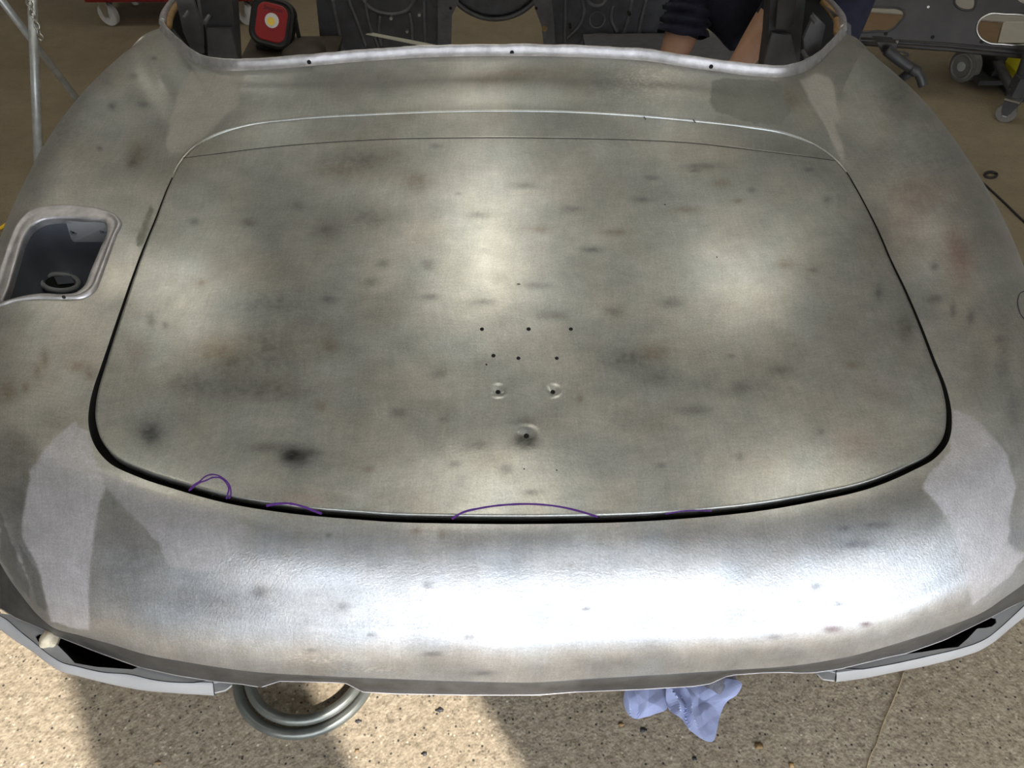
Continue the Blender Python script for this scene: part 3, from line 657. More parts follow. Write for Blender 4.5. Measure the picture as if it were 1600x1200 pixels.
# front strip
tm = resample(topA, 330); hs = resample(H2, 330); hs[:, 1] += 0.0009
k = np.linspace(0, 1, 26)[None, :, None]
SV = hs[:, None]*(1-k)+tm[:, None]*k; SV[..., 2] = Tz(SV[..., 0], SV[..., 1])-0.0022*np.linspace(0.1, 1, SV.shape[1])[None]
ex = SV[:, -1:].copy(); ex[..., 2] -= 0.01; e0 = SV[:, :1].copy(); e0[..., 2] -= 0.006
SV = np.concatenate([e0, SV, ex], 1)
fast_mesh('lid_front_strip', SV.reshape(-1, 3), quad_grid(330, SV.shape[1], False), M_METAL, lid, True)
def disc_on_lid(name, u, v, rpx, m, off=0.0004, dimp=True, squash=1.0):
    c = onT(u, v)[0]; dist = np.linalg.norm(c-CAM); r = rpx*dist/FPX
    V = [];
    for i in range(18):
        a = 2*math.pi*i/18; x = c[0]+r*math.cos(a); y = c[1]+r*squash*math.sin(a)
        z = Tz(np.array([x]), np.array([y]))[0]
        if dimp:
            uu, vv = proj(np.array([x, y, z]))
            for (hu, hv, hr, dep) in DIMP: z -= dep*math.exp(-((uu-hu)**2+((vv-hv)*1.25)**2)/hr**2*1.6)
        V.append((x, y, z+off))
    return mesh_obj(name, V, [tuple(range(18))], m, lid)
for (u, v, r) in HOLES: disc_on_lid('drill_hole', u, v, r, M_DARK)
for (u, v, r) in ((760, 570, 1.6), (819, 733, 1.2), (870, 735, 1.2), (333, 774, 1.3), (1120, 402, 1.2), (1039, 320, 1.3)): disc_on_lid('pin_hole', u, v, r, M_DARK)
def ribbon(name, px, wpx, m, parent, surf, off=0.0004, n=60):
    P = spline(np.array(px, float), n); t = np.gradient(P, axis=0); nn = np.stack([-t[:, 1], t[:, 0]], 1); nn /= np.linalg.norm(nn, axis=1)[:, None]
    w = wpx*(0.8+0.4*vnoise(np.arange(n)*.35, np.full(n, 3.3)))[:, None]/2
    V = []
    for q in (P-nn*w, P+nn*w): V.append(surf(q, off))
    V = np.stack(V, 1).reshape(-1, 3)
    return mesh_obj(name, V, quad_grid(n, 2, False).tolist(), m, parent)
def s_lid(q, off): 
    p = onT(q[:, 0], q[:, 1], off); return p
def s_ring(q, off):
    h = [hit(bvh_ring, a, b, off)[0] for a, b in q]; g = [x for x in h if x is not None]
    return np.array([x if x is not None else g[-1] for x in h])
INK = [[(295, 767), (303, 758), (312, 752), (320, 745), (329, 741.5), (338, 742), (348, 747), (356, 754), (360, 763), (359, 777), (357.5, 779)],
       [(297, 766), (305, 758.5), (312, 754), (321, 751), (333, 746), (345, 747), (353, 754), (357.5, 764), (355, 774), (354, 780)],
       [(416, 790.5), (428, 788), (448, 786.5), (468, 790), (485, 796), (503, 803)],
       [(706, 811), (720, 802), (750, 794), (800, 788), (830, 787.5), (870, 791), (910, 800), (934, 808)],
       [(1040, 803), (1060, 799.5), (1085, 797.5), (1112, 798.5)]]
ribbon('lid_seam', HL, 1.0, M_IRON, lid, s_lid, 0.0003, 160)
for i, px in enumerate(INK): ribbon('purple_pen_line', px, (2.4, 2.4, 3.6, 3.2, 2.2)[i], M_INK, lid, s_lid)
for px in ([(1006, 182), (1009, 187)], [(1083, 186.5), (1087, 192)]): ribbon('pen_tick', px, 1.5, M_PENCIL, lid, s_lid, 0.001, 6)
ribbon('pen_loop', [(1600, 455), (1594, 458), (1590, 468), (1591, 482), (1596, 494), (1601, 500)], 1.3, M_PENCIL, car, s_ring, 0.0006, 30)

# ------------------------------------------------------------------ cockpit edge flange, tail lip, valances
FB = resample(Bf_s, 260)
tf = np.gradient(FB, axis=0); nf = np.stack([tf[:, 1], -tf[:, 0]], 1); nf /= np.linalg.norm(nf, axis=1)[:, None]
if (nf[130]*np.array([0, 1])).sum() < 0: nf = -nf                # points into the cockpit
prof = [(-0.0035, -0.0015), (-0.001, 0.0015), (0.0015, 0.004), (0.003, 0.012), (0.004, 0.019), (0.0065, 0.0205), (0.009, 0.019), (0.010, -0.02)]
rip = (fbm(np.arange(260)*.33, np.zeros(260)+.7, 3)-.5)*0.0022
FV = np.stack([np.column_stack([FB[:, 0]+nf[:, 0]*(a+rip*(b > .003)), FB[:, 1]+nf[:, 1]*(a+rip*(b > .003)), FB[:, 2]+b+rip*(b > .003)]) for a, b in prof], 1)
mesh_obj('cockpit_edge_flange', FV.reshape(-1, 3), quad_grid(260, len(prof), False).tolist(), M_FLANGE, car, True)
bvh_fl = BVHTree.FromPolygons([tuple(p) for p in FV.reshape(-1, 3)], quad_grid(260, len(prof), False).tolist())
def dot_px(name, bvh, u, v, rpx, m, parent, off=0.0007):
    p, n = hit(bvh, u, v)
    if p is None: return
    r = rpx*np.linalg.norm(p-CAM)/FPX; q = Vector(n).to_track_quat('Z', 'Y').to_matrix()
    V = [Vector(p)+q @ Vector((r*math.cos(a), r*math.sin(a), off)) for a in [2*math.pi*i/16 for i in range(16)]]
    mesh_obj(name, V, [tuple(range(16))], m, parent)
for u, v in ((483, 97), (800, 82), (1111, 104)): dot_px('screw_hole', bvh_fl, u, v, 3.0, M_DARK, car)
# tail lip band under the crease
BAND = [(0, 950), (25, 966), (60, 980), (92, 995), (150, 1018), (217, 1042), (275, 1055), (335, 1064.5), (380, 1069), (407, 1074), (420, 1070), (434, 1064), (480, 1065), (540, 1067), (552, 1073), (566, 1081), (620, 1084), (740, 1086), (840, 1086), (900, 1081), (1000, 1077), (1085, 1072), (1110, 1068), (1138, 1055), (1190, 1051), (1233, 1050), (1242, 1051.5), (1270, 1051), (1310, 1045.5), (1390, 1026), (1415, 1021), (1475, 1000), (1545, 966), (1575, 950), (1600, 938)]
Lc = resample(Bl, 420)
lu, lvv = proj(Lc)
bv = np.interp(lu, [b[0] for b in BAND], [b[1] for b in BAND])
bot = np.array([atz(u, v, LIPZ-0.036) for u, v in zip(lu, bv)])
c2 = np.array([0, 1.0]); inn = -(Lc[:, :2]-c2); inn /= np.linalg.norm(inn, axis=1)[:, None]
b3 = bot.copy(); b3[:, :2] += inn*0.004; b3[:, 2] -= 0.003
b4 = bot.copy(); b4[:, :2] += inn*0.05; b4[:, 2] += 0.004
crn = Lc.copy(); crn[:, :2] -= inn*0.0012; crn[:, 2] -= 0.0015
mid = (crn*0.5+bot*0.5)
BV = np.stack([Lc, crn, mid, bot, b3, b4], 1)
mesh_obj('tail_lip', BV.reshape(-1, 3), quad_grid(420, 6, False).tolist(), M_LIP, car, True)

tube('lip_lower_edge', bot[::3], .0008, M_FLANGE, car, 6)
def fill_loops(name, loops, thick, m, parent, down=Vector((0, 0, -1))):
    """flat-ish plate from 3-D loops (first outer, rest holes), given thickness"""
    flat = [Vector(p) for l in loops for p in l]
    tri = tessellate_polygon([[Vector(p) for p in l] for l in loops])
    n = len(flat); V = flat+[p+down*thick for p in flat]
    F = [t for t in tri]+[tuple(n+i for i in t[::-1]) for t in tri]
    o = 0
    for l in loops:
        k = len(l)
        for i in range(k): a = o+i; b = o+(i+1) % k; F.append((a, b, n+b, n+a))
        o += k
    bm = bmesh.new(); vs = [bm.verts.new(p) for p in V]
    for f in F:
        try: bm.faces.new([vs[i] for i in f])
        except ValueError: pass
    return bm_obj(name, bm, m, parent)
ZV = LIPZ-0.046
def px_loop(px, z, n=None, closed=True):
    P = np.array(px, float)
    if n: P = spline(P, n, closed)
    return [atz(u, v, z) for u, v in P]
# left valance: upper ledge with opening, then rolled face below the drawn line
VL_in = [(-60, 945), (0, 958), (37, 964), (75, 975), (110, 992), (160, 1010), (225, 1034), (300, 1048), (362, 1060)]
VL_line = [(-40, 948), (9, 967), (30, 985), (55, 1005), (80, 1025), (97, 1035), (120, 1041), (160, 1050), (205, 1054), (235, 1061), (262, 1065), (300, 1066.5), (333, 1067)]
VL_out = [(-40, 962), (0, 984), (25, 1002), (50, 1018), (75, 1037), (95, 1049), (120, 1056), (155, 1065), (190, 1073), (225, 1079), (270, 1083), (335, 1087)]
VL_tab = [(333, 1066), (362, 1060), (361, 1071), (352, 1078), (335, 1082)]
VL_hole = [(55, 994), (60, 990), (68, 989), (84, 988), (96, 990), (150, 1012), (190, 1030), (218, 1041), (207, 1046), (180, 1044), (150, 1042), (117, 1036), (104, 1022), (90, 1008), (72, 1006), (59, 1002)]
VR_in = [(1660, 905), (1600, 930), (1560, 940), (1510, 966), (1440, 995), (1380, 1015), (1310, 1035), (1275, 1040)]
VR_line = [(1660, 890), (1600, 946), (1580, 965), (1560, 983), (1545, 995), (1525, 1005), (1500, 1013), (1450, 1025), (1400, 1036), (1350, 1045), (1306, 1051)]
VR_out = [(1660, 930), (1600, 965), (1575, 985), (1555, 1002), (1530, 1017), (1500, 1027), (1450, 1040), (1400, 1050), (1350, 1060), (1306, 1066)]
VR_tab = [(1306, 1050), (1275, 1045), (1278, 1053), (1287, 1061), (1304, 1063)]
VR_hole = [(1548, 963), (1556, 966), (1557, 973), (1550, 979), (1540, 981), (1527, 982), (1512, 998), (1497, 1011), (1470, 1014), (1440, 1019), (1416, 1022), (1440, 1000), (1480, 985), (1530, 962)]
def valance(nm, vin, line, out, tab, hole):
    L = spline(np.array(line, float), 60); I = np.array(vin, float); O = spline(np.array(out, float), 60)
    lw = [atz(u, v, ZV) for u, v in L]; iw = [atz(u, v, ZV) for u, v in I]
    fill_loops(nm, [lw+iw[::-1], px_loop(hole, ZV)], 0.003, M_PRIMER, car)
    rows = []
    for s in np.linspace(0, 1, 7):
        z = ZV-0.028*s**1.6; rows.append(np.array([atz(*(L[i]*(1-s)+O[i]*s), z) for i in range(60)]))
    ub = rows[-1].copy(); ub[:, 2] -= 0.004; ub[:, 1] += 0.012; rows.append(ub)
    G = np.stack(rows, 1); mesh_obj('valance_face', G.reshape(-1, 3), quad_grid(60, 8, False).tolist(), M_PRIMER, car, True)
    fill_loops('valance_tab', [px_loop(tab, ZV-0.003)], 0.004, M_PRIMER, car)
    ribbon('pen_line', list(line)+[(line[-1][0]+0.5, line[-1][1]+4), (out[-1][0], out[-1][1]-1)], 1.5, M_PENCIL, car, lambda q, off: np.array([atz(a, b, ZV+0.0012) for a, b in q]), n=120)
    # dark box section behind the opening
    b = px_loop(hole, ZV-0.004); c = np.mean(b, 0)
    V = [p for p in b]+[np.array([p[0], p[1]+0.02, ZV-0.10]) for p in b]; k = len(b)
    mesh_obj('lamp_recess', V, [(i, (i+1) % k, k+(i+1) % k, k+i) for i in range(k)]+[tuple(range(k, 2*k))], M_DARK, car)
valance('valance_ledge', VL_in, VL_line, VL_out, VL_tab, VL_hole)
valance('valance_ledge', VR_in, VR_line, VR_out, VR_tab, VR_hole)
# foam lump in the left opening
bm = bmesh.new(); bmesh.ops.create_icosphere(bm, subdivisions=3, radius=1.0)
cf = atz(79, 998, ZV+0.001)
for v in bm.verts:
    k = 1+0.16*math.sin(5*v.co.x+1)*math.cos(4*v.co.y)+0.1*math.sin(9*v.co.z)
    v.co = Vector((v.co.x*0.0125*k, v.co.y*0.014*k, v.co.z*0.012*k))+Vector(cf)
fo_ = bm_obj('foam_plug', bm, M_FOAM, car, True); fo_['label'] = 'cream foam lump stuffed in the left lamp opening'

# ------------------------------------------------------------------ fuel filler recess
def surf_pts(px, off=0.0):
    out = []
    last = None
    for u, v in px:
        p, n = hit(bvh_ring, u, v, off)
        if p is None: p = last
        out.append(p); last = p
    return np.array(out)
Po = surf_pts(fo); Pi = surf_pts(fi)
cc, cn = hit(bvh_ring, 90, 400); cn = cn/np.linalg.norm(cn)
rows = []
for s, h in ((0, .0002), (.06, .0025), (.16, .0045), (.28, .0042), (.36, .0022), (.60, .0020), (.92, .0018), (1.0, .0006), (1.0, -.004), (0.99, -.014)):
    rows.append(Po*(1-s)+Pi*s+cn*h)
G = np.stack(rows, 1); rim = mesh_obj('filler_rim', G.reshape(-1, 3), quad_grid(160, len(rows), True).tolist(), M_FLANGE, car, True)
dot_px('screw_hole', BVHTree.FromPolygons([tuple(p) for p in G.reshape(-1, 3)], quad_grid(160, len(rows), True).tolist()), 100, 464, 2.6, M_DARK, rim)
ci = Pi.mean(0); dn = (-cn*0.55+np.array([0, 0, -1])*0.45); dn /= np.linalg.norm(dn)
rows = []
for s, g in ((0.004, 1.03), (.02, 1.12), (.06, 1.16), (.11, 1.10), (.135, .92), (.145, .5), (.146, .02)):
    rows.append(ci+(Pi-ci)*g+dn*s)
G = np.stack(rows, 1); box_f = quad_grid(160, len(rows), True)
recess = mesh_obj('filler_recess', G.reshape(-1, 3), box_f.tolist(), M_TANK, car, True)
bvh_rec = BVHTree.FromPolygons([tuple(p) for p in G.reshape(-1, 3)], box_f.tolist())
# plate with two screws on the far wall
q = {k_: hit(bvh_rec, *k_, 0.004)[0] for k_ in ((103, 342), (112, 371), (117, 376), (150, 376), (150, 344))}
q1, q2, q3, q4, q5 = [q[k_] for k_ in ((103, 342), (112, 371), (117, 376), (150, 376), (150, 344))]
pl = [q1, q2, q3, q4+(q4-q3)*0.9, q5+(q5-q1)*0.6]
plc = np.mean(pl, 0); pln = (CAM-plc)/np.linalg.norm(CAM-plc)
fill_loops('cover_plate', [pl], 0.003, M_PRIMER, recess, Vector(-pln))
def ring_at(name, c, n, r, rr, m, parent, sx=1.0, seg=28):
    q = Vector(n).to_track_quat('Z', 'Y').to_matrix()
    return tube(name, [Vector(c)+q @ Vector((r*sx*math.cos(a), r*math.sin(a), 0)) for a in [2*math.pi*i/seg for i in range(seg)]], rr, m, parent, 10, True)
for u, v in ((117, 358), (163, 356)):
    p, n = hit(bvh_rec, u, v, 0.007)
    if p is None: continue
    ring_at('screw_rim', p, pln, 0.0042, 0.0012, M_TANK, recess, seg=16); cyl('screw_head', p-pln*0.001, p+pln*0.0006, 0.0026, M_DARK, recess, 12)
# filler neck
p, n = hit(bvh_rec, 94, 441); nd = np.array([0.30, 0.22, 1.0]); nd /= np.linalg.norm(nd)
p = p+(CAM-p)/np.linalg.norm(CAM-p)*0.030
ring_at('filler_neck', p, nd, 0.0270, 0.0042, mat('filler_neck_paint', (.30, .31, .32), .45), recess)
cyl('neck_tube', p-nd*0.04, p-nd*0.002, 0.0265, M_TANK, recess, 28)
cyl('neck_bore', p-nd*0.0018, p-nd*0.0005, 0.0215, M_DARK, recess, 28)
box('neck_flap', p+nd*0.001+np.array([0.006, 0.004, 0]), (0.024, 0.026, 0.002), M_TANK, recess, Vector(nd).to_track_quat('Z', 'Y').to_matrix().to_4x4(), 0.0005)

# ------------------------------------------------------------------ cockpit structure
def P3D(u, v, y): return Vector(aty(u, v, y))
# side rails running forward from the two cockpit corners
for pts, nm in (([P3D(254, 36, 1.80), P3D(257, 22, 1.92), P3D(267, 6, 2.05), P3D(279, -8, 2.2), P3D(300, -30, 2.42)], 'L'), ([P3D(1317, 46, 1.745), P3D(1315.5, 27, 1.88), P3D(1304, 11, 2.0), P3D(1286, -6, 2.16), P3D(1260, -26, 2.38)], 'R')):
    sp = spline(np.array(pts), 30)
    tube('door_shut_rail', sp, 0.0085, M_FLANGE, car)
    q = sp+np.array([0.012 if nm == 'L' else -0.012, 0, -0.006])
    tube('rail_inner_edge', q, 0.008, M_RUST, car)
def plate_px(name, px, y, m, thick=0.012, parent=None, y2=None):
    """vertical plate standing across the car, outline given as pixels on the plane Y=y (or each point (u,v,y))"""
    L = [P3D(*(p if len(p) == 3 else (*p, y))) for p in px]
    return fill_loops(name, [L], thick, m, parent or car, Vector((0, 1, 0)))
# left inner quarter: dark panel, post and its foot
plate_px('dark_gap_sheet', [(268, -30), (330, -30), (340, 130), (270, 130), (262, 40)], 2.10, M_DARK)  # added black sheets stand for the shade in the gaps by the posts
plate_px('dark_gap_sheet', [(1235, -30), (1290, -30), (1310, 30), (1296, 84), (1240, 130)], 2.10, M_DARK)
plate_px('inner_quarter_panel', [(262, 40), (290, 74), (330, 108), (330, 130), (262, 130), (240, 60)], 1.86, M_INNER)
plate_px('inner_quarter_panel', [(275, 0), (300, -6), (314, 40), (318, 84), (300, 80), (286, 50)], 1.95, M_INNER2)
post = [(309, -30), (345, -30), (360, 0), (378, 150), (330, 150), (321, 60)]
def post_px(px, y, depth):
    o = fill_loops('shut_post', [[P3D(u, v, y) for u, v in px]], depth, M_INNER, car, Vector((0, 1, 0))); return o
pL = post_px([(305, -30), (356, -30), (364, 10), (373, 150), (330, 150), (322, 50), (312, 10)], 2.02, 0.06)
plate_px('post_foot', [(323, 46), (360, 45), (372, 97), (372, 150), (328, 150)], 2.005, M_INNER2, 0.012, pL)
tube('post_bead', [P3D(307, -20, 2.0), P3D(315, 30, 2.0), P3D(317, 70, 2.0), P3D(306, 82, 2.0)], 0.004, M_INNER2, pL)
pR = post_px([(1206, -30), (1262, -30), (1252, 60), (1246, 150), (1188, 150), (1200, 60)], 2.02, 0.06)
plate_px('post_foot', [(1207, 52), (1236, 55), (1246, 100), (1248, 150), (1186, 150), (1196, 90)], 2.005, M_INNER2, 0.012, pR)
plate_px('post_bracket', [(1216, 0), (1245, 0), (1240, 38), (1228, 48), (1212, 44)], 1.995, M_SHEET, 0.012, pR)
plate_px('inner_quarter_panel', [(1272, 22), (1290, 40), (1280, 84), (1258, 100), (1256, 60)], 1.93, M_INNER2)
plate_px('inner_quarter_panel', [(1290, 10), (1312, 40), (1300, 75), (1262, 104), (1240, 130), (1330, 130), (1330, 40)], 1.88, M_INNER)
for u, v in ((1270, 29), (1256, 83), (292, 22), (325, 28)):
    a = P3D(u, v, 1.915); cyl('stud', a+Vector((0, -0.03, 0)), a+Vector((0, 0.012, 0)), 0.005, M_INNER2, car, 10)
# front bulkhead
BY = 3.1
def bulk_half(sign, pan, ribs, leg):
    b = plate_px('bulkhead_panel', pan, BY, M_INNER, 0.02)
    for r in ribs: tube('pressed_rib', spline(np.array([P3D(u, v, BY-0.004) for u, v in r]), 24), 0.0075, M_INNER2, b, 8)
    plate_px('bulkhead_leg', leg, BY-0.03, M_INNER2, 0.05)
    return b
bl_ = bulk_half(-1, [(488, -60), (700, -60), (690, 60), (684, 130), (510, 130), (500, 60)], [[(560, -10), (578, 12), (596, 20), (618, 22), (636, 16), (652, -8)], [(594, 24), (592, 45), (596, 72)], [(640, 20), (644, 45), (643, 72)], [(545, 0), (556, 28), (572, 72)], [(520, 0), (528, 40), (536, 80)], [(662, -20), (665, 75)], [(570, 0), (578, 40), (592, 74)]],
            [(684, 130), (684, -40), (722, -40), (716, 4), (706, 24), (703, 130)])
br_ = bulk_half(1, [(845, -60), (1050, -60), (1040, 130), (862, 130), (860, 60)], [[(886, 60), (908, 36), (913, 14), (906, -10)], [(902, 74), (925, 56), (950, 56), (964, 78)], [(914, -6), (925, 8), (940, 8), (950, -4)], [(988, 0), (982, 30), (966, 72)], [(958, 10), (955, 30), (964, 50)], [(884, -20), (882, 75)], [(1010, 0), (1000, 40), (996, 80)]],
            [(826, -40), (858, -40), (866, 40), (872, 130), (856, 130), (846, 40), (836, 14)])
ring_at('pressed_ring', P3D(933, 31, BY-0.004), (0, -1, 0.2), 0.030, 0.004, M_INNER2, br_)
for (u, v), b in (((611, 29.5), bl_), ((636, 50), bl_), ((655, 24), bl_), ((704, 13), bl_), ((838, 13), br_), ((891, 43), br_), ((922, 62), br_), ((984, 23), br_)):
    a = P3D(u, v, BY-0.032); cyl('bulkhead_hole', a, a+Vector((0, 0.03, 0)), 0.006, M_STEEL if (u, v) in ((611, 29.5), (636, 50), (655, 24)) else M_DARK, b, 10)
a = P3D(851, 45, BY-0.034); cyl('grommet_hole', a, a+Vector((0, 0.004, 0)), 0.011, M_RUST, br_, 14)
# drum ahead of the opening
cD = P3D(773, -62, BY+0.15); drum = cyl('tunnel_drum', cD, cD+Vector((0, 0.25, -0.02)), 0.225, M_INNER, car, 56)
ring_at('drum_rim', cD+Vector((0, -0.004, 0)), (0, -1, 0), 0.222, 0.010, M_INNER2, drum, seg=56)
for u in (749, 766, 783): a = P3D(u, 11.5, BY+0.148); cyl('drum_hole', a, a+Vector((0, 0.004, 0)), 0.006, M_DARK, drum, 10)
# floor pans
PZ = 0.345
box('floor_pan', (-0.83, 2.45, PZ-0.01), (0.36, 1.26, 0.02), M_PAN, car)
box('floor_pan', (0.62, 2.45, PZ-0.01), (0.62, 1.26, 0.02), M_INNER2, car)
# hump beside the lamp
bm = bmesh.new(); bmesh.ops.create_uvsphere(bm, u_segments=28, v_segments=14, radius=1.0)
bmesh.ops.delete(bm, geom=[v for v in bm.verts if v.co.z < -0.01], context='VERTS')
hp = atz(474, 84, PZ)
bmesh.ops.transform(bm, matrix=Matrix.Translation(Vector((hp[0], 2.93, PZ))) @ Matrix.Diagonal((0.085, 0.085, 0.045, 1)), verts=bm.verts)
bm_obj('wheel_hump', bm, M_PAN, car, True)
# sills and dolly that carry the shell
for sx in (-1, 1):
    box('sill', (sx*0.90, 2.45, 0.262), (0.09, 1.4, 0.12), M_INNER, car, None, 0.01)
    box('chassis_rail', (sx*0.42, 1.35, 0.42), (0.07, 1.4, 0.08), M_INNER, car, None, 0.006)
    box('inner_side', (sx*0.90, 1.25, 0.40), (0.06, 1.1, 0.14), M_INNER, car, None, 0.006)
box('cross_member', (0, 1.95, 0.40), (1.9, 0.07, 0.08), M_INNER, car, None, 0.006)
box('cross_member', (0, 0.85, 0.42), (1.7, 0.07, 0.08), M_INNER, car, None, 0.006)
dol = empty('body_dolly', (0, 1.4, 0), 'dark steel dolly frame standing under the car shell', 'dolly')
for sx in (-1, 1):
    box('rail', (sx*0.42, 1.4, 0.35), (0.06, 1.3, 0.06), M_IRON, dol, None, 0.004)
    for yy in (0.95, 1.9): box('leg', (sx*0.42, yy, 0.16), (0.05, 0.05, 0.32), M_IRON, dol, None, 0.004)

# ------------------------------------------------------------------ work lamp in the cockpit
WL = empty('work_lamp', tuple(atz(427, 79, PZ)), 'black and red rechargeable work lamp standing on the cockpit floor', 'lamp')
o0 = Vector(WL.location)
def LP(x, z, d=0): # lamp-face local: x right, z up along tilted face, d toward camera
    t = R(-28); yz = Vector((0, -math.sin(t)*0+math.sin(R(28)), math.cos(R(28)))); nrm = Vector((0, -math.cos(R(28)), math.sin(R(28)))); xr = Vector((1, 0, 0))
    rl = R(-14); xx = xr*math.cos(rl)+yz*math.sin(rl); zz = yz*math.cos(rl)-xr*math.sin(rl)
    x *= .9; z *= .9
    return o0+Vector((0.018, 0.0, 0.104))+xx*x+zz*z+nrm*d
def rr_loop(w, h, r, n=8):
    pts = []
    for cx_, cz_, a0 in ((w-r, h-r, 0), (-(w-r), h-r, 90), (-(w-r), -(h-r), 180), (w-r, -(h-r), 270)):
        for i in range(n+1): a = R(a0+90*i/n); pts.append((cx_+r*math.cos(a), cz_+r*math.sin(a)))
    return pts
def lamp_solid(name, prof, m, w, h, r):
    rows = []
    for ins, d in prof: rows.append([LP(x, z, d) for x, z in rr_loop(w-ins, h-ins, max(r-ins, 0.004))])
    n = len(rows[0]); V = [p for rw in rows for p in rw]; F = []
    for i in range(len(rows)-1):
        for k_ in range(n): F.append((i*n+k_, i*n+(k_+1) % n, (i+1)*n+(k_+1) % n, (i+1)*n+k_))
    F.append(tuple(range(n))); F.append(tuple((len(rows)-1)*n+k_ for k_ in range(n)))
    bm = bmesh.new(); vs = [bm.verts.new(p) for p in V]
    for f in F: bm.faces.new([vs[i] for i in f])
    return bm_obj(name, bm, m, WL, False)
lamp_solid('housing', [(.012, -.045), (.002, -.04), (0, -.01), (.003, .004), (.012, .008), (.020, .004)], M_BLACK, .092, .098, .058)
face = lamp_solid('face_plate', [(0, .0), (0, .0055), (.003, .007)], M_RED, .063, .073, .036)
cyl('reflector', LP(0.002, .008, .006), LP(0.002, .008, .0095), .026, M_WHITE, WL, 28)
cyl('led_chip', LP(0, .004, .0095), LP(0, .004, .0115), .0145, M_LED, WL, 24)
fc = bpy.data.curves.new('brand_lettering', 'FONT'); fc.body = 'Snap-on'; fc.size = 0.024; fc.align_x = 'CENTER'; fc.shear = 0.2; fc.extrude = 0.0003
tmp = bpy.data.objects.new('tmp', fc); COL.objects.link(tmp); tm_ = bpy.data.meshes.new_from_object(tmp.evaluated_get(bpy.context.evaluated_depsgraph_get())); bpy.data.objects.remove(tmp)
ft = bpy.data.objects.new('brand_lettering', tm_); tm_.materials.clear(); tm_.materials.append(M_BLACK); link(ft, WL)
X_ = (LP(1, 0, 0)-LP(0, 0, 0)); Y_ = (LP(0, 1, 0)-LP(0, 0, 0)); Z_ = X_.cross(Y_); pp = LP(0, .045, .0075)
ft.matrix_world = Matrix(((X_.x, Y_.x, Z_.x, pp.x), (X_.y, Y_.y, Z_.y, pp.y), (X_.z, Y_.z, Z_.z, pp.z), (0, 0, 0, 1)))
bm = bmesh.new(); add_box(bm, o0+Vector((0.020, 0.03, 0.011)), (0.170, 0.055, 0.022), None, 0.006); bm_obj('stand_base', bm, M_BLACK, WL)
for sx in (-1, 1): bm = bmesh.new(); add_box(bm, o0+Vector((0.020+sx*0.080, 0.035, 0.055)), (0.010, 0.03, 0.10), None, 0.003); bm_obj('stand_arm', bm, M_BLACK, WL)

# steel rule resting on the cockpit edge
a = P3D(576, 52, 2.05); b = P3D(692, 75.0, 1.53)
ru = empty('steel_rule', tuple(b), 'narrow bright steel rule with a hanging hole leaning out over the cockpit edge', 'ruler')
d = (a-b).normalized(); sd_ = d.cross(Vector((0, 0, 1))).normalized(); nn_ = sd_.cross(d)
L_ = (a-b).length; loop = []
w_ = 0.0105
loop += [b+sd_*w_, b-sd_*w_]
for i in range(13): q = math.pi*i/12; loop.append(b+d*(L_-w_)+d*(w_*math.sin(q))-sd_*(w_*math.cos(q)))
fill_loops('blade', [loop], 0.0012, mat('satin_steel', (.62, .61, .52), .35, .45, .05), ru, nn_*-1)
cyl('hanging_hole', b+d*(L_-0.02)+nn_*-0.0016, b+d*(L_-0.02)+nn_*0.0004, 0.0042, M_DARK, ru, 12)

# ------------------------------------------------------------------ person leaning in from the far side
def skin_body(name, verts, edges, radii, root, sub=2):
    me = bpy.data.meshes.new(name); me.from_pydata([tuple(v) for v in verts], edges, [])
    o = bpy.data.objects.new(name, me); COL.objects.link(o)
    m = o.modifiers.new('s', 'SKIN'); m.use_smooth_shade = True
    for i, r in enumerate(radii):
        sv = me.skin_vertices[0].data[i]; sv.radius = (r, r) if not hasattr(r, '__len__') else r; sv.use_root = (i == root)
    s = o.modifiers.new('d', 'SUBSURF'); s.levels = sub; s.render_levels = sub
    dg = bpy.context.evaluated_depsgraph_get(); ev = o.evaluated_get(dg)
    out = bpy.data.meshes.new_from_object(ev); bpy.data.objects.remove(o)
    return out
per = empty('person', (1.22, 2.62, 0), 'person in navy overalls with bare forearms reaching into the cockpit', 'person')
elR = P3D(1216, 14, 2.36); wrR = P3D(1148, 112, 2.30); haR = P3D(1126, 150, 2.27)
elL = P3D(1080, -8, 2.50); slL = P3D(1068, 48, 2.46); wrL = P3D(1044, 104, 2.42); haL = P3D(1034, 140, 2.40)
hipc = Vector((1.10, 2.62, 0.95)); chest = Vector((0.82, 2.50, 1.16)); neck = Vector((0.72, 2.44, 1.27))
VS = [hipc, hipc.lerp(chest, .5)+Vector((0, 0, .03)), chest, neck,                     # 0-3
      chest+Vector((-.04, -.16, .03)), chest.lerp(elR, .55)+Vector((.02, -.12, .0)), elR, elR.lerp(wrR, .35), wrR, haR,          # 4-9 near arm
      chest+Vector((-.14, .14, .03)), chest.lerp(elL, .6)+Vector((0, .06, 0)), elL, slL, wrL, haL,                                 # 10-15 far arm
      hipc+Vector((.0, -.10, -.06)), Vector((1.085, 2.52, .50)), Vector((1.10, 2.54, .09)), Vector((1.06, 2.44, .045)),         # 16-19 near leg
      hipc+Vector((.0, .12, -.06)), Vector((1.085, 2.80, .50)), Vector((1.10, 2.84, .09)), Vector((1.06, 2.78, .045)),          # 20-23
      neck+Vector((-.07, -.02, .06)), neck+Vector((-.15, -.04, .10))]                                                             # 24,25 head
ED = [(0, 1), (1, 2), (2, 3), (2, 4), (4, 5), (5, 6), (6, 7), (7, 8), (8, 9), (2, 10), (10, 11), (11, 12), (12, 13), (13, 14), (14, 15), (0, 16), (16, 17), (17, 18), (18, 19), (0, 20), (20, 21), (21, 22), (22, 23), (3, 24), (24, 25)]
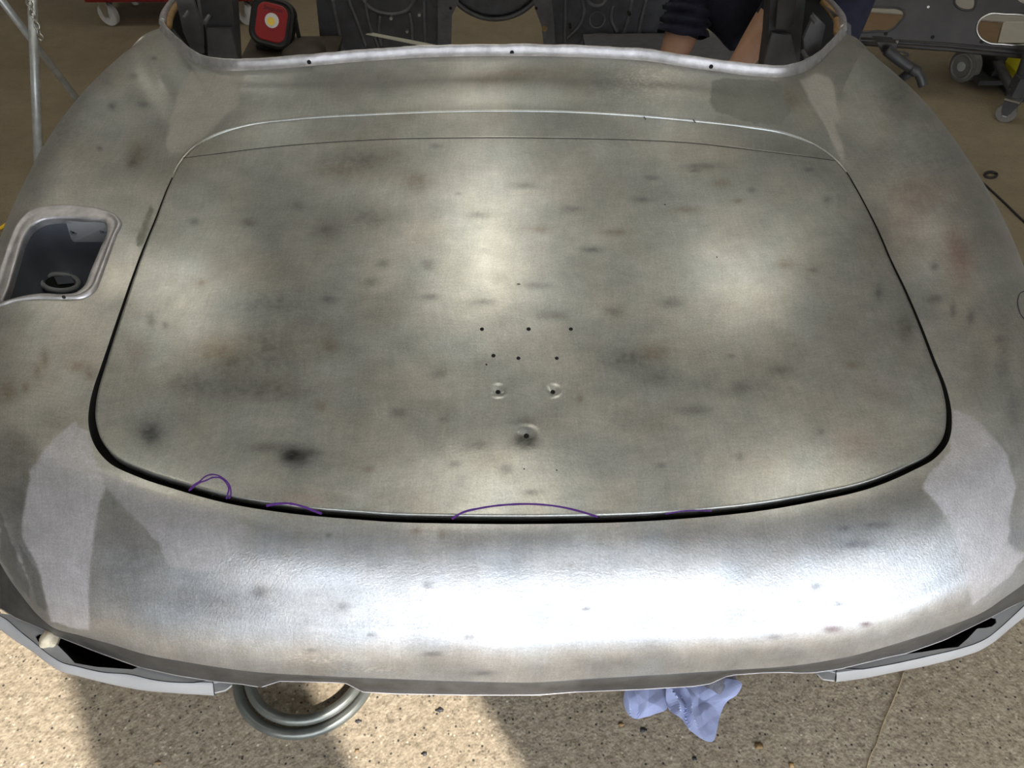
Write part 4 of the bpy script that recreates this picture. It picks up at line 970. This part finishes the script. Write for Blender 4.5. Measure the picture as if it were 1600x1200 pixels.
RA = [(.15, .13), (.145, .125), (.155, .13), .06, .075, .062, .056, .052, .034, .040, .075, .066, .062, .062, .040, .042, .095, .072, .055, .042, .095, .072, .055, .042, .085, .088]
bm_ = skin_body('body', VS, ED, RA, 0)
bo = link(bpy.data.objects.new('body', bm_), per)
bm_.materials.clear(); bm_.materials.append(M_NAVY); bm_.materials.append(M_SKIN); bm_.materials.append(M_BOOT)
def seg_t(p, a, b): 
    e = b-a; return (p-a).dot(e)/e.length_squared, (p-(a+e*max(0, min(1, (p-a).dot(e)/e.length_squared)))).length
for f in bm_.polygons:
    p = Vector(f.center); mi = 0
    t, dd = seg_t(p, elR, haR)
    if dd < .075 and t > .12: mi = 1
    t, dd = seg_t(p, slL, haL)
    if dd < .085 and t > .06: mi = 1
    if (p-(neck+Vector((-.11, -.03, .08)))).length < .15 and p.x < neck.x-0.01: mi = 1
    if p.z < .12: mi = 2
    f.material_index = mi; f.use_smooth = True
# loose rolled sleeve over the far forearm
sl = [elL, elL.lerp(slL, .45), slL.lerp(elL, .12), slL+(slL-elL)*0.12]
V, F = tube_data(spline(np.array(sl), 14), [.066+.010*math.sin(i*1.7)+.006*i/14*2 for i in range(14)], 22)
V = [Vector(v)+Vector((.006*math.sin(9*i), .0, .006*math.cos(7*i))) for i, v in enumerate(V)]
mesh_obj('sleeve', V, F[:-2], M_NAVY, per, True)
# hanging overall front between the arms
sl = [P3D(1130, -40, 2.56), P3D(1145, 10, 2.52), P3D(1150, 45, 2.50), P3D(1150, 78, 2.48)]
V, F = tube_data(spline(np.array(sl), 12), [.14, .14, .135, .13, .12, .11, .10, .085, .07, .055, .04, .02], 20)
mesh_obj('overall_front', V, F, M_NAVY, per, True)
# hands: palm and five fingers, each reaching for the floor pan
def hand(base, tip):
    dr = (tip-base).normalized(); sx = dr.cross(Vector((0, 1, 0))).normalized(); nz = sx.cross(dr)
    P = [base, base+dr*.05]; E = [(0, 1)]; Rr = [.027, .030]
    for k_, (off, ln_) in enumerate(((-.030, .070), (-.010, .080), (.010, .075), (.029, .060))):
        a = len(P); P += [base+dr*.085+sx*off, base+dr*(.085+ln_*.5)+sx*off*1.1+nz*.006, base+dr*(.085+ln_*.95)+sx*off*1.1+nz*.026]
        E += [(1, a), (a, a+1), (a+1, a+2)]; Rr += [.010, .009, .0075]
    a = len(P); P += [base+dr*.035+sx*-.038, base+dr*.075+sx*-.056+nz*.012, base+dr*.10+sx*-.056+nz*.02]; E += [(0, a), (a, a+1), (a+1, a+2)]; Rr += [.013, .011, .009]
    me = skin_body('hand', P, E, Rr, 0); me.materials.clear(); me.materials.append(M_SKIN); return link(bpy.data.objects.new('hand', me), per)
hand(haR, haR+(haR-wrR)); hand(haL, haL+(haL-wrL))
# hair cap
bm = bmesh.new(); bmesh.ops.create_uvsphere(bm, u_segments=20, v_segments=12, radius=.098)
hc = neck+Vector((-.12, -.03, .10)); bmesh.ops.delete(bm, geom=[v for v in bm.verts if v.co.z < -.02], context='VERTS')
bmesh.ops.transform(bm, matrix=Matrix.Translation(hc), verts=bm.verts); bm_obj('hair', bm, M_HAIR, per, True)

# ------------------------------------------------------------------ castors and wheeled things
def castor(parent, x, y, r=.045, w=.028, yaw=0.3, top=.14, wm=None, fm=None):
    fm = fm or M_STEEL
    d = Vector((math.cos(yaw), math.sin(yaw), 0))
    c = Vector((x, y, r))
    wh = cyl('castor_wheel', c-d*w/2, c+d*w/2, r, wm or M_WHEEL, parent, 24)
    cyl('wheel_hub', c-d*(w/2+.002), c+d*(w/2+.002), r*.45, M_GALV, wh, 16)
    s = d.cross(Vector((0, 0, 1)))
    for k_ in (-1, 1):
        b0 = c+d*(w/2+.004)*k_
        fill_loops('castor_fork', [[b0-s*.012+Vector((0, 0, -.008)), b0+s*.012+Vector((0, 0, -.008)), b0+s*.035+Vector((0, 0, top-r-.006)), b0-s*.03+Vector((0, 0, top-r-.006))]], .003, fm, parent, d*k_)
    box('castor_plate', (c.x, c.y, top-.004), (.06, .06, .008), M_STEEL, parent, Matrix.Rotation(yaw, 4, 'Z'))
ch = empty('tool_chest', (-1.70, 4.35, 0), 'red steel tool chest on swivel castors', 'tool chest')
c1 = atz(176, 39, 0); c2_ = atz(388, 38, 0); c3 = atz(214, 7, 0)
TX0, TX1, TY0, TY1 = c1[0]-.07, c2_[0]+.07, c1[1]-.06, c3[1]+.07
box('cabinet', ((TX0+TX1)/2, (TY0+TY1)/2, .50), (TX1-TX0, TY1-TY0, .74), M_CHEST, ch, None, .01)
for k_ in range(4):
    dz = .17+.17*k_
    dr_ = box('drawer', ((TX0+TX1)/2, TY0-.008, dz+.09), (TX1-TX0-.04, .016, .15), M_CHEST, ch, None, .004)
    tube('handle', [((TX0+TX1)/2-.2, TY0-.03, dz+.13), ((TX0+TX1)/2+.2, TY0-.03, dz+.13)], .007, M_STEEL, dr_)
castor(ch, c1[0], c1[1], .055, .03, 1.25); castor(ch, c2_[0], c2_[1], .055, .03, 1.0); castor(ch, c3[0], c3[1], .048, .03, .2); castor(ch, c2_[0], c3[1], .048, .03, .9)

# trestle on the left: crossed galvanised tubes with a chain
tr = empty('folding_trestle', tuple(atz(70, 330, 0)), 'folding trestle of crossed galvanised steel tubes with a hanging chain', 'trestle')
fA = Vector(atz(64, 300, 0)); fA.z = .012; fB = Vector(atz(150, 196, 0)); fB.z = .012
xA = Vector(aty(57, 70, 2.72)); 
tA = fA+(Vector(aty(50.5, 0, 2.80))-fA)*1.25; tB = fB+(Vector(aty(2, 0, 2.78))-fB)*1.25
tube('leg', [fA, tA], .0155, M_GALV, tr, 14); tube('leg', [fB, tB], .0135, M_GALV, tr, 14)
sh = Vector((-.75, .25, 0))
tube('leg', [fA+sh, tA+sh], .0155, M_GALV, tr, 14); tube('leg', [fB+sh, tB+sh], .0135, M_GALV, tr, 14)
tube('cross_bar', [tA, tA+sh], .014, M_GALV, tr); tube('cross_bar', [tB, tB+sh], .014, M_GALV, tr)
chp = spline(np.array([aty(42, -8, 2.70), aty(47, 10, 2.70), aty(54, 30, 2.70), aty(60, 48, 2.69), aty(65, 62, 2.69)]), 9)
for i in range(8):
    c = Vector((chp[i]+chp[i+1])/2); dd = Vector(chp[i+1]-chp[i]).normalized(); s = dd.cross(Vector((0, 1, 0))).normalized(); t_ = dd.cross(s)
    s = s if i % 2 else t_
    L2 = (Vector(chp[i+1]-chp[i])).length*.62
    tube('chain_link', [c+dd*(L2*math.cos(a))+s*(.009*math.sin(a)) for a in [2*math.pi*j/12 for j in range(12)]], .0030, M_STEEL, tr, 6, True)

# ------------------------------------------------------------------ right: pressed panel on a wheeled stand
pn_ = empty('pressed_steel_panel', (2.1, 3.2, .15), 'large dark pressed steel body panel with oval cut-outs leaning on the wheeled stand', 'car panel')
PA = Vector(aty(1340, 66, 3.30)); PB = Vector(aty(1625, 93, 3.10))
PD_ = (PB-PA); tilt = Vector((0, .42, .91)).normalized()
pnrm = PD_.cross(tilt).normalized()
def on_panel(u, v, off=0.0):
    d_ = Vector(ray(u, v)); C_ = Vector(CAM); t = (PA-C_).dot(pnrm)/d_.dot(pnrm); return C_+d_*t+pnrm*(-off if pnrm.y > 0 else off)
bk = pnrm if pnrm.y > 0 else -pnrm
ov1 = [(1330, 12), (1360, 11), (1385, 12), (1402, 13), (1412, 18), (1413, 25), (1406, 34), (1396, 44), (1388, 48), (1370, 48.5), (1340, 49), (1322, 40), (1320, 22)]
ov2 = [(1545, 22), (1570, 22), (1600, 24), (1618, 30), (1622, 48), (1615, 65), (1596, 70), (1565, 69), (1545, 67), (1531, 58), (1526, 46), (1529, 34)]
rc = [(1493, -4), (1523, -4), (1524, 6), (1522, 12), (1496, 11), (1492, 6)]
ov3 = [(1588, -30), (1630, -30), (1630, 10), (1606, 7), (1594, 3), (1586, -6)]
outl = [(1338, 66), (1480, 75), (1630, 90), (1660, -150), (1310, -150)]
loops = [[on_panel(u, v) for u, v in outl]]+[[on_panel(u, v) for u, v in spline(np.array(h, float), 40, True)] for h in (ov1, ov2, rc, ov3)]
fill_loops('sheet', loops, .004, M_SHEET, pn_, bk)
for h in (ov1, ov2, rc): tube('cutout_lip', [on_panel(u, v, .001) for u, v in spline(np.array(h, float), 60, True)], .0045, M_SHEET if h is not ov2 else M_STEEL, pn_, 8, True)
tube('lower_fold', [on_panel(u, v, .004) for u, v in ((1340, 67.5), (1480, 77), (1628, 91.5))], .009, M_SHEET, pn_)
tube('lower_bead', [on_panel(u, v, .004) for u, v in ((1345, 60), (1480, 68.5), (1628, 82))], .004, M_SHEET, pn_)
for u, v, r in ((1384, 52.5, .008), (1457, 58, .008), (1378, 65, .006), (1534, 65, .008)):
    a = on_panel(u, v, .002); cyl('bolt_hole', a, a+bk*.002, r, M_DARK, pn_, 12)
a = on_panel(1400, 67, .006); box('clip', a, (.012, .006, .018), M_STEEL, pn_)
a = on_panel(1450, 11, .006); cyl('rivet', a, a+bk*.006, .005, M_STEEL, pn_, 10)
# packaging behind the cut-outs
e1, e2 = atz(1567, 36, .02), atz(1559, 67, .02); f1, f2 = atz(1250, 13, .02), atz(1250, 56, .02); g1, g2 = atz(1700, 36, .02), atz(1690, 72, .02)
def sheet(name, corners, z, m, label):
    e = empty(name, (float(np.mean([c[0] for c in corners])), float(np.mean([c[1] for c in corners])), 0), label, 'box')
    fill_loops('carton', [[Vector((c[0], c[1], z)) for c in corners]], z-.0005, m, e)
    a_ = Vector((corners[0][0], corners[0][1], z+.001)); b_ = Vector((corners[1][0], corners[1][1], z+.001)); tube('fold_line', [a_.lerp(b_, .02), b_.lerp(a_, .02)], .002, m, e, 6)
sheet('cardboard_sheet', [f1, e1+np.array([-.004, 0, 0]), e2+np.array([-.004, 0, 0]), f2], .02, M_CARD, 'flattened brown cardboard box on the floor behind the pressed panel')
sheet('pale_carton', [e1, g1, g2, e2], .024, M_PALE, 'flattened pale carton beside the brown cardboard behind the pressed panel')
h1, h2, h3, h4 = atz(1240, -20, .02), atz(1720, 8, .02), atz(1715, 44, .02), atz(1240, 10, .02)
sheet('grey_white_carton', [h1, h2, h3, h4], .02, mat('grey_white_card', (.55, .52, .46), .8, 0, .05), 'long flattened grey-white carton lying beyond the brown cardboard')
# stand
sd2 = empty('wheeled_stand', (2.15, 3.25, 0), 'dark steel stand on a large wheel and a small castor', 'stand')
wc = Vector(atz(1497, 126, 0)); wr_ = .070; wc.z = wr_
ax = Vector((.92, .38, 0)).normalized()
w1 = cyl('large_wheel', wc-ax*.02, wc+ax*.03, wr_, M_TYRE, sd2, 36)
ring_at('rim_edge', wc-ax*.021, ax, wr_*.74, .006, M_TYRE, w1, seg=36); cyl('hub_cap', wc-ax*.024, wc-ax*.016, wr_*.3, M_GALV, w1, 18)
tube('axle', [wc-ax*.02, wc+ax*.30], .012, M_IRON, sd2)
k2 = Vector(atz(1566, 189, 0)); castor(sd2, k2.x, k2.y, .040, .028, .9, .105, M_TYRE, M_IRON)
box('upright', (k2.x+.01, k2.y+.02, .14), (.05, .05, .09), M_IRON, sd2)
tube('strut', [Vector((k2.x, k2.y+.02, .12)), Vector((wc.x+.12, wc.y+.02, .11))], .02, M_IRON, sd2)
tube('strut', [Vector((k2.x+.01, k2.y+.03, .15)), Vector((k2.x+.02, k2.y+.10, .40))], .022, M_IRON, sd2)
box('tray', (2.32, 3.36, .045), (.40, .22, .02), M_IRON, sd2)
cse = empty('tool_case', (2.30, 3.36, .056), 'black tool case lying on the tray of the wheeled stand', 'case')
box('case_body', (2.30, 3.37, .097), (.24, .18, .08), M_BLACK, cse, None, .008); box('case_latch', (2.28, 3.277, .10), (.05, .008, .02), M_STEEL, cse)
yl = Vector(atz(1588, 146, .03))
jb = empty('yellow_jack', (yl.x+.03, yl.y, 0), 'yellow painted tool standing beside the wheeled stand', 'tool')
fill_loops('body', [[Vector(aty(u, v, yl.y)) for u, v in ((1598, 96), (1625, 98), (1622, 150), (1586, 148), (1581, 140), (1588, 112))]], .10, M_YELLOW, jb, Vector((0, 1, 0)))
box('foot', (yl.x+.06, yl.y+.05, .012), (.14, .14, .024), M_IRON, jb, None, .004)
# pipe end with elbow showing beyond the right wing
pp_ = empty('rubber_hose_end', tuple(aty(1420, 110, 2.35)), 'grey hose with a bent nozzle sticking out beyond the right wing', 'hose')
sp = spline(np.array([aty(1385, 78, 2.42), aty(1400, 90, 2.40), aty(1418, 103, 2.38), aty(1428, 109, 2.37)]), 16)
tube('hose', sp, .0165, M_IRON, pp_, 14)
sp = spline(np.array([aty(1424, 108, 2.37), aty(1433, 113, 2.36), aty(1438, 121, 2.35), aty(1442, 134, 2.34)]), 14)
tube('nozzle', sp, [.0175]*5+[.0135]*9, M_IRON, pp_, 14)
fill_loops('bracket', [[Vector(aty(u, v, 2.44)) for u, v in ((1370, 66), (1402, 68), (1401, 82), (1396, 90), (1385, 90))]], .05, M_IRON, pp_, Vector((0, 1, 0)))
tube('pull_loop', [Vector(aty(1408+11*math.cos(a), 84.5+3.4*math.sin(a)+.25*11*math.cos(a)*.4, 2.43)) for a in [2*math.pi*i/20 for i in range(20)]], .003, M_IRON, pp_, 8, True)
sp = spline(np.array([aty(1428, 108, 2.37), aty(1390, 95, 2.5), aty(1340, 100, 2.62), aty(1320, 160, 2.7)]), 20)
sp2 = [Vector(p) for p in sp]; 
for i, p in enumerate(sp2): p.z = max(.022, p.z*(1-i/19)+.022*i/19)
tube('hose_tail', sp2, .015, M_IRON, pp_, 12)

# small things on the floor
def floor_curve(px, z, n=40): return [Vector(atz(u, v, z)) for u, v in spline(np.array(px, float), n)]
o = tube('black_cable', floor_curve([(1535, 285), (1555, 303), (1575, 322), (1600, 346), (1640, 372), (1720, 400)], .004), .0042, M_CABLE); tag(o, 'thin black cable trailing across the floor beside the right wing', 'cable')
rg = [Vector(atz(1548+9.5*math.cos(a), 273+4.5*math.sin(a), .005)) for a in [2*math.pi*i/24 for i in range(24)]]
o = tube('rubber_ring', rg, .005, M_CABLE, None, 8, True); tag(o, 'small black rubber ring lying on the floor', 'ring')
o = tube('yellow_cable', floor_curve([(-60, 372), (-20, 362), (0, 357), (8, 351), (30, 352), (70, 372)], .006), .0055, M_CABLEY); tag(o, 'yellow cable on the floor beside the left wing', 'cable')
o = tube('thin_wire', floor_curve([(1412, 1048), (1408, 1062), (1395, 1095), (1380, 1130), (1368, 1165), (1360, 1180), (1352, 1210)], .002), .0011, mat('tan_wire', (.45, .34, .2), .5)); tag(o, 'thin tan wire lying on the rough concrete', 'wire')
# coil of hose: two turns, lying on the floor
ca = Vector(atz(480, 1052, 0)); 
def coil_pt(a, rx, ry, dz, dx=0, dy=0): return Vector((ca.x+dx+rx*math.cos(a), ca.y+dy+ry*math.sin(a), dz))
pts = []
for i in range(97):
    a = math.pi*.5+4*math.pi*i/96; f_ = i/96
    s = sstep(.35, .65, np.array(f_))
    r0 = .142*(1-s)+.120*s
    pts.append(coil_pt(a, r0, r0*.93, .012+.018*s, .0*(1-s)+.006*s, .004*(1-s)+.004*s))
o = tube('coiled_hose', pts, .0112, M_HOSE, None, 14); tag(o, 'grey-green metal hose coiled in two turns on the concrete', 'hose')
# paper rag
rag = empty('paper_wipe', tuple(atz(1065, 1105, 0)), 'crumpled pale blue paper wipe on the concrete under the tail', 'paper')
def tri(x): return np.abs((x % 1.0)*2-1)
def lobe(px, nm, seed, m, zmax, nu=72, nr=20):
    P = spline(np.array(px, float), nu, True); c = P.mean(0); rows = []; rg_ = np.random.RandomState(int(seed*10))
    for s in np.linspace(0.02, 1, nr):
        q = c+(P-c)*s; wx = 26*(fbm(q[:, 0]/45+seed, q[:, 1]/45, 2)-.5)
        left_ = np.clip(1-(q[:, 0]-P[:, 0].min())/(np.ptp(P[:, 0])*.55), 0.05, 1)
        z = .12+.50*left_*tri((q[:, 0]-.35*q[:, 1]+1.4*wx)/31+seed)+.22*tri((q[:, 1]*.9-.75*q[:, 0]+wx)/150+seed*.7)+.03*tri((q[:, 0]*.8+q[:, 1]+wx)/40)
        z = .003+zmax*z*(1-.35*s**2)
        rows.append(np.array([atz(a, b, 0)+np.array([0, 0, zz]) for (a, b), zz in zip(q, z)]))
    G = np.stack(rows, 1); mesh_obj(nm, G.reshape(-1, 3), quad_grid(nu, nr, True).tolist()+[tuple(i*nr for i in range(nu))], m, rag, False)
lobe([(973, 1106), (976, 1080), (985, 1062), (1020, 1058), (1046, 1064), (1044, 1090), (1040, 1112), (1020, 1120), (1000, 1126), (986, 1127)], 'sheet', 2.1, M_RAG, .050)
lobe([(1044, 1066), (1075, 1060), (1092, 1072), (1112, 1068), (1140, 1066), (1156, 1073), (1149, 1090), (1134, 1100), (1124, 1120), (1118, 1145), (1111, 1163), (1098, 1162), (1078, 1148), (1062, 1132), (1044, 1114)], 'sheet', 7.7, M_RAG, .070)
lobe([(1094, 1072), (1112, 1055), (1142, 1053), (1150, 1068), (1138, 1084), (1122, 1090), (1106, 1084)], 'soiled_corner', 4.2, M_RAGDIRT, .068)
# bits of grit and dead leaf on the concrete
for u, v, r, m_ in ((1005, 1141, 5, M_IRON), (1186, 1166, 7, M_RUST), (970, 1132, 4, M_RUST), (1236, 1195, 5, M_RUST), (663, 1178, 4, M_IRON), (558, 1174, 4, M_CARD), (247, 1192, 4, M_CARD), (560, 1127, 4, M_IRON), (687, 1110, 5, M_IRON), (1085, 1186, 4, M_IRON)):
    c = Vector(atz(u, v, 0)); rr = r*1.6/FPX
    bm = bmesh.new(); bmesh.ops.create_icosphere(bm, subdivisions=2, radius=1)
    for w in bm.verts:
        kk = 1+.3*math.sin(7*w.co.x+u)+.2*math.cos(9*w.co.y+v); w.co = Vector((w.co.x*rr*kk, w.co.y*rr*.7*kk, max(0, w.co.z*.4+.2)*rr))+c
    o = bm_obj('grit', bm, m_, None, True); tag(o, 'small piece of grit lying on the rough concrete behind the car', 'grit', 'grit on the concrete')
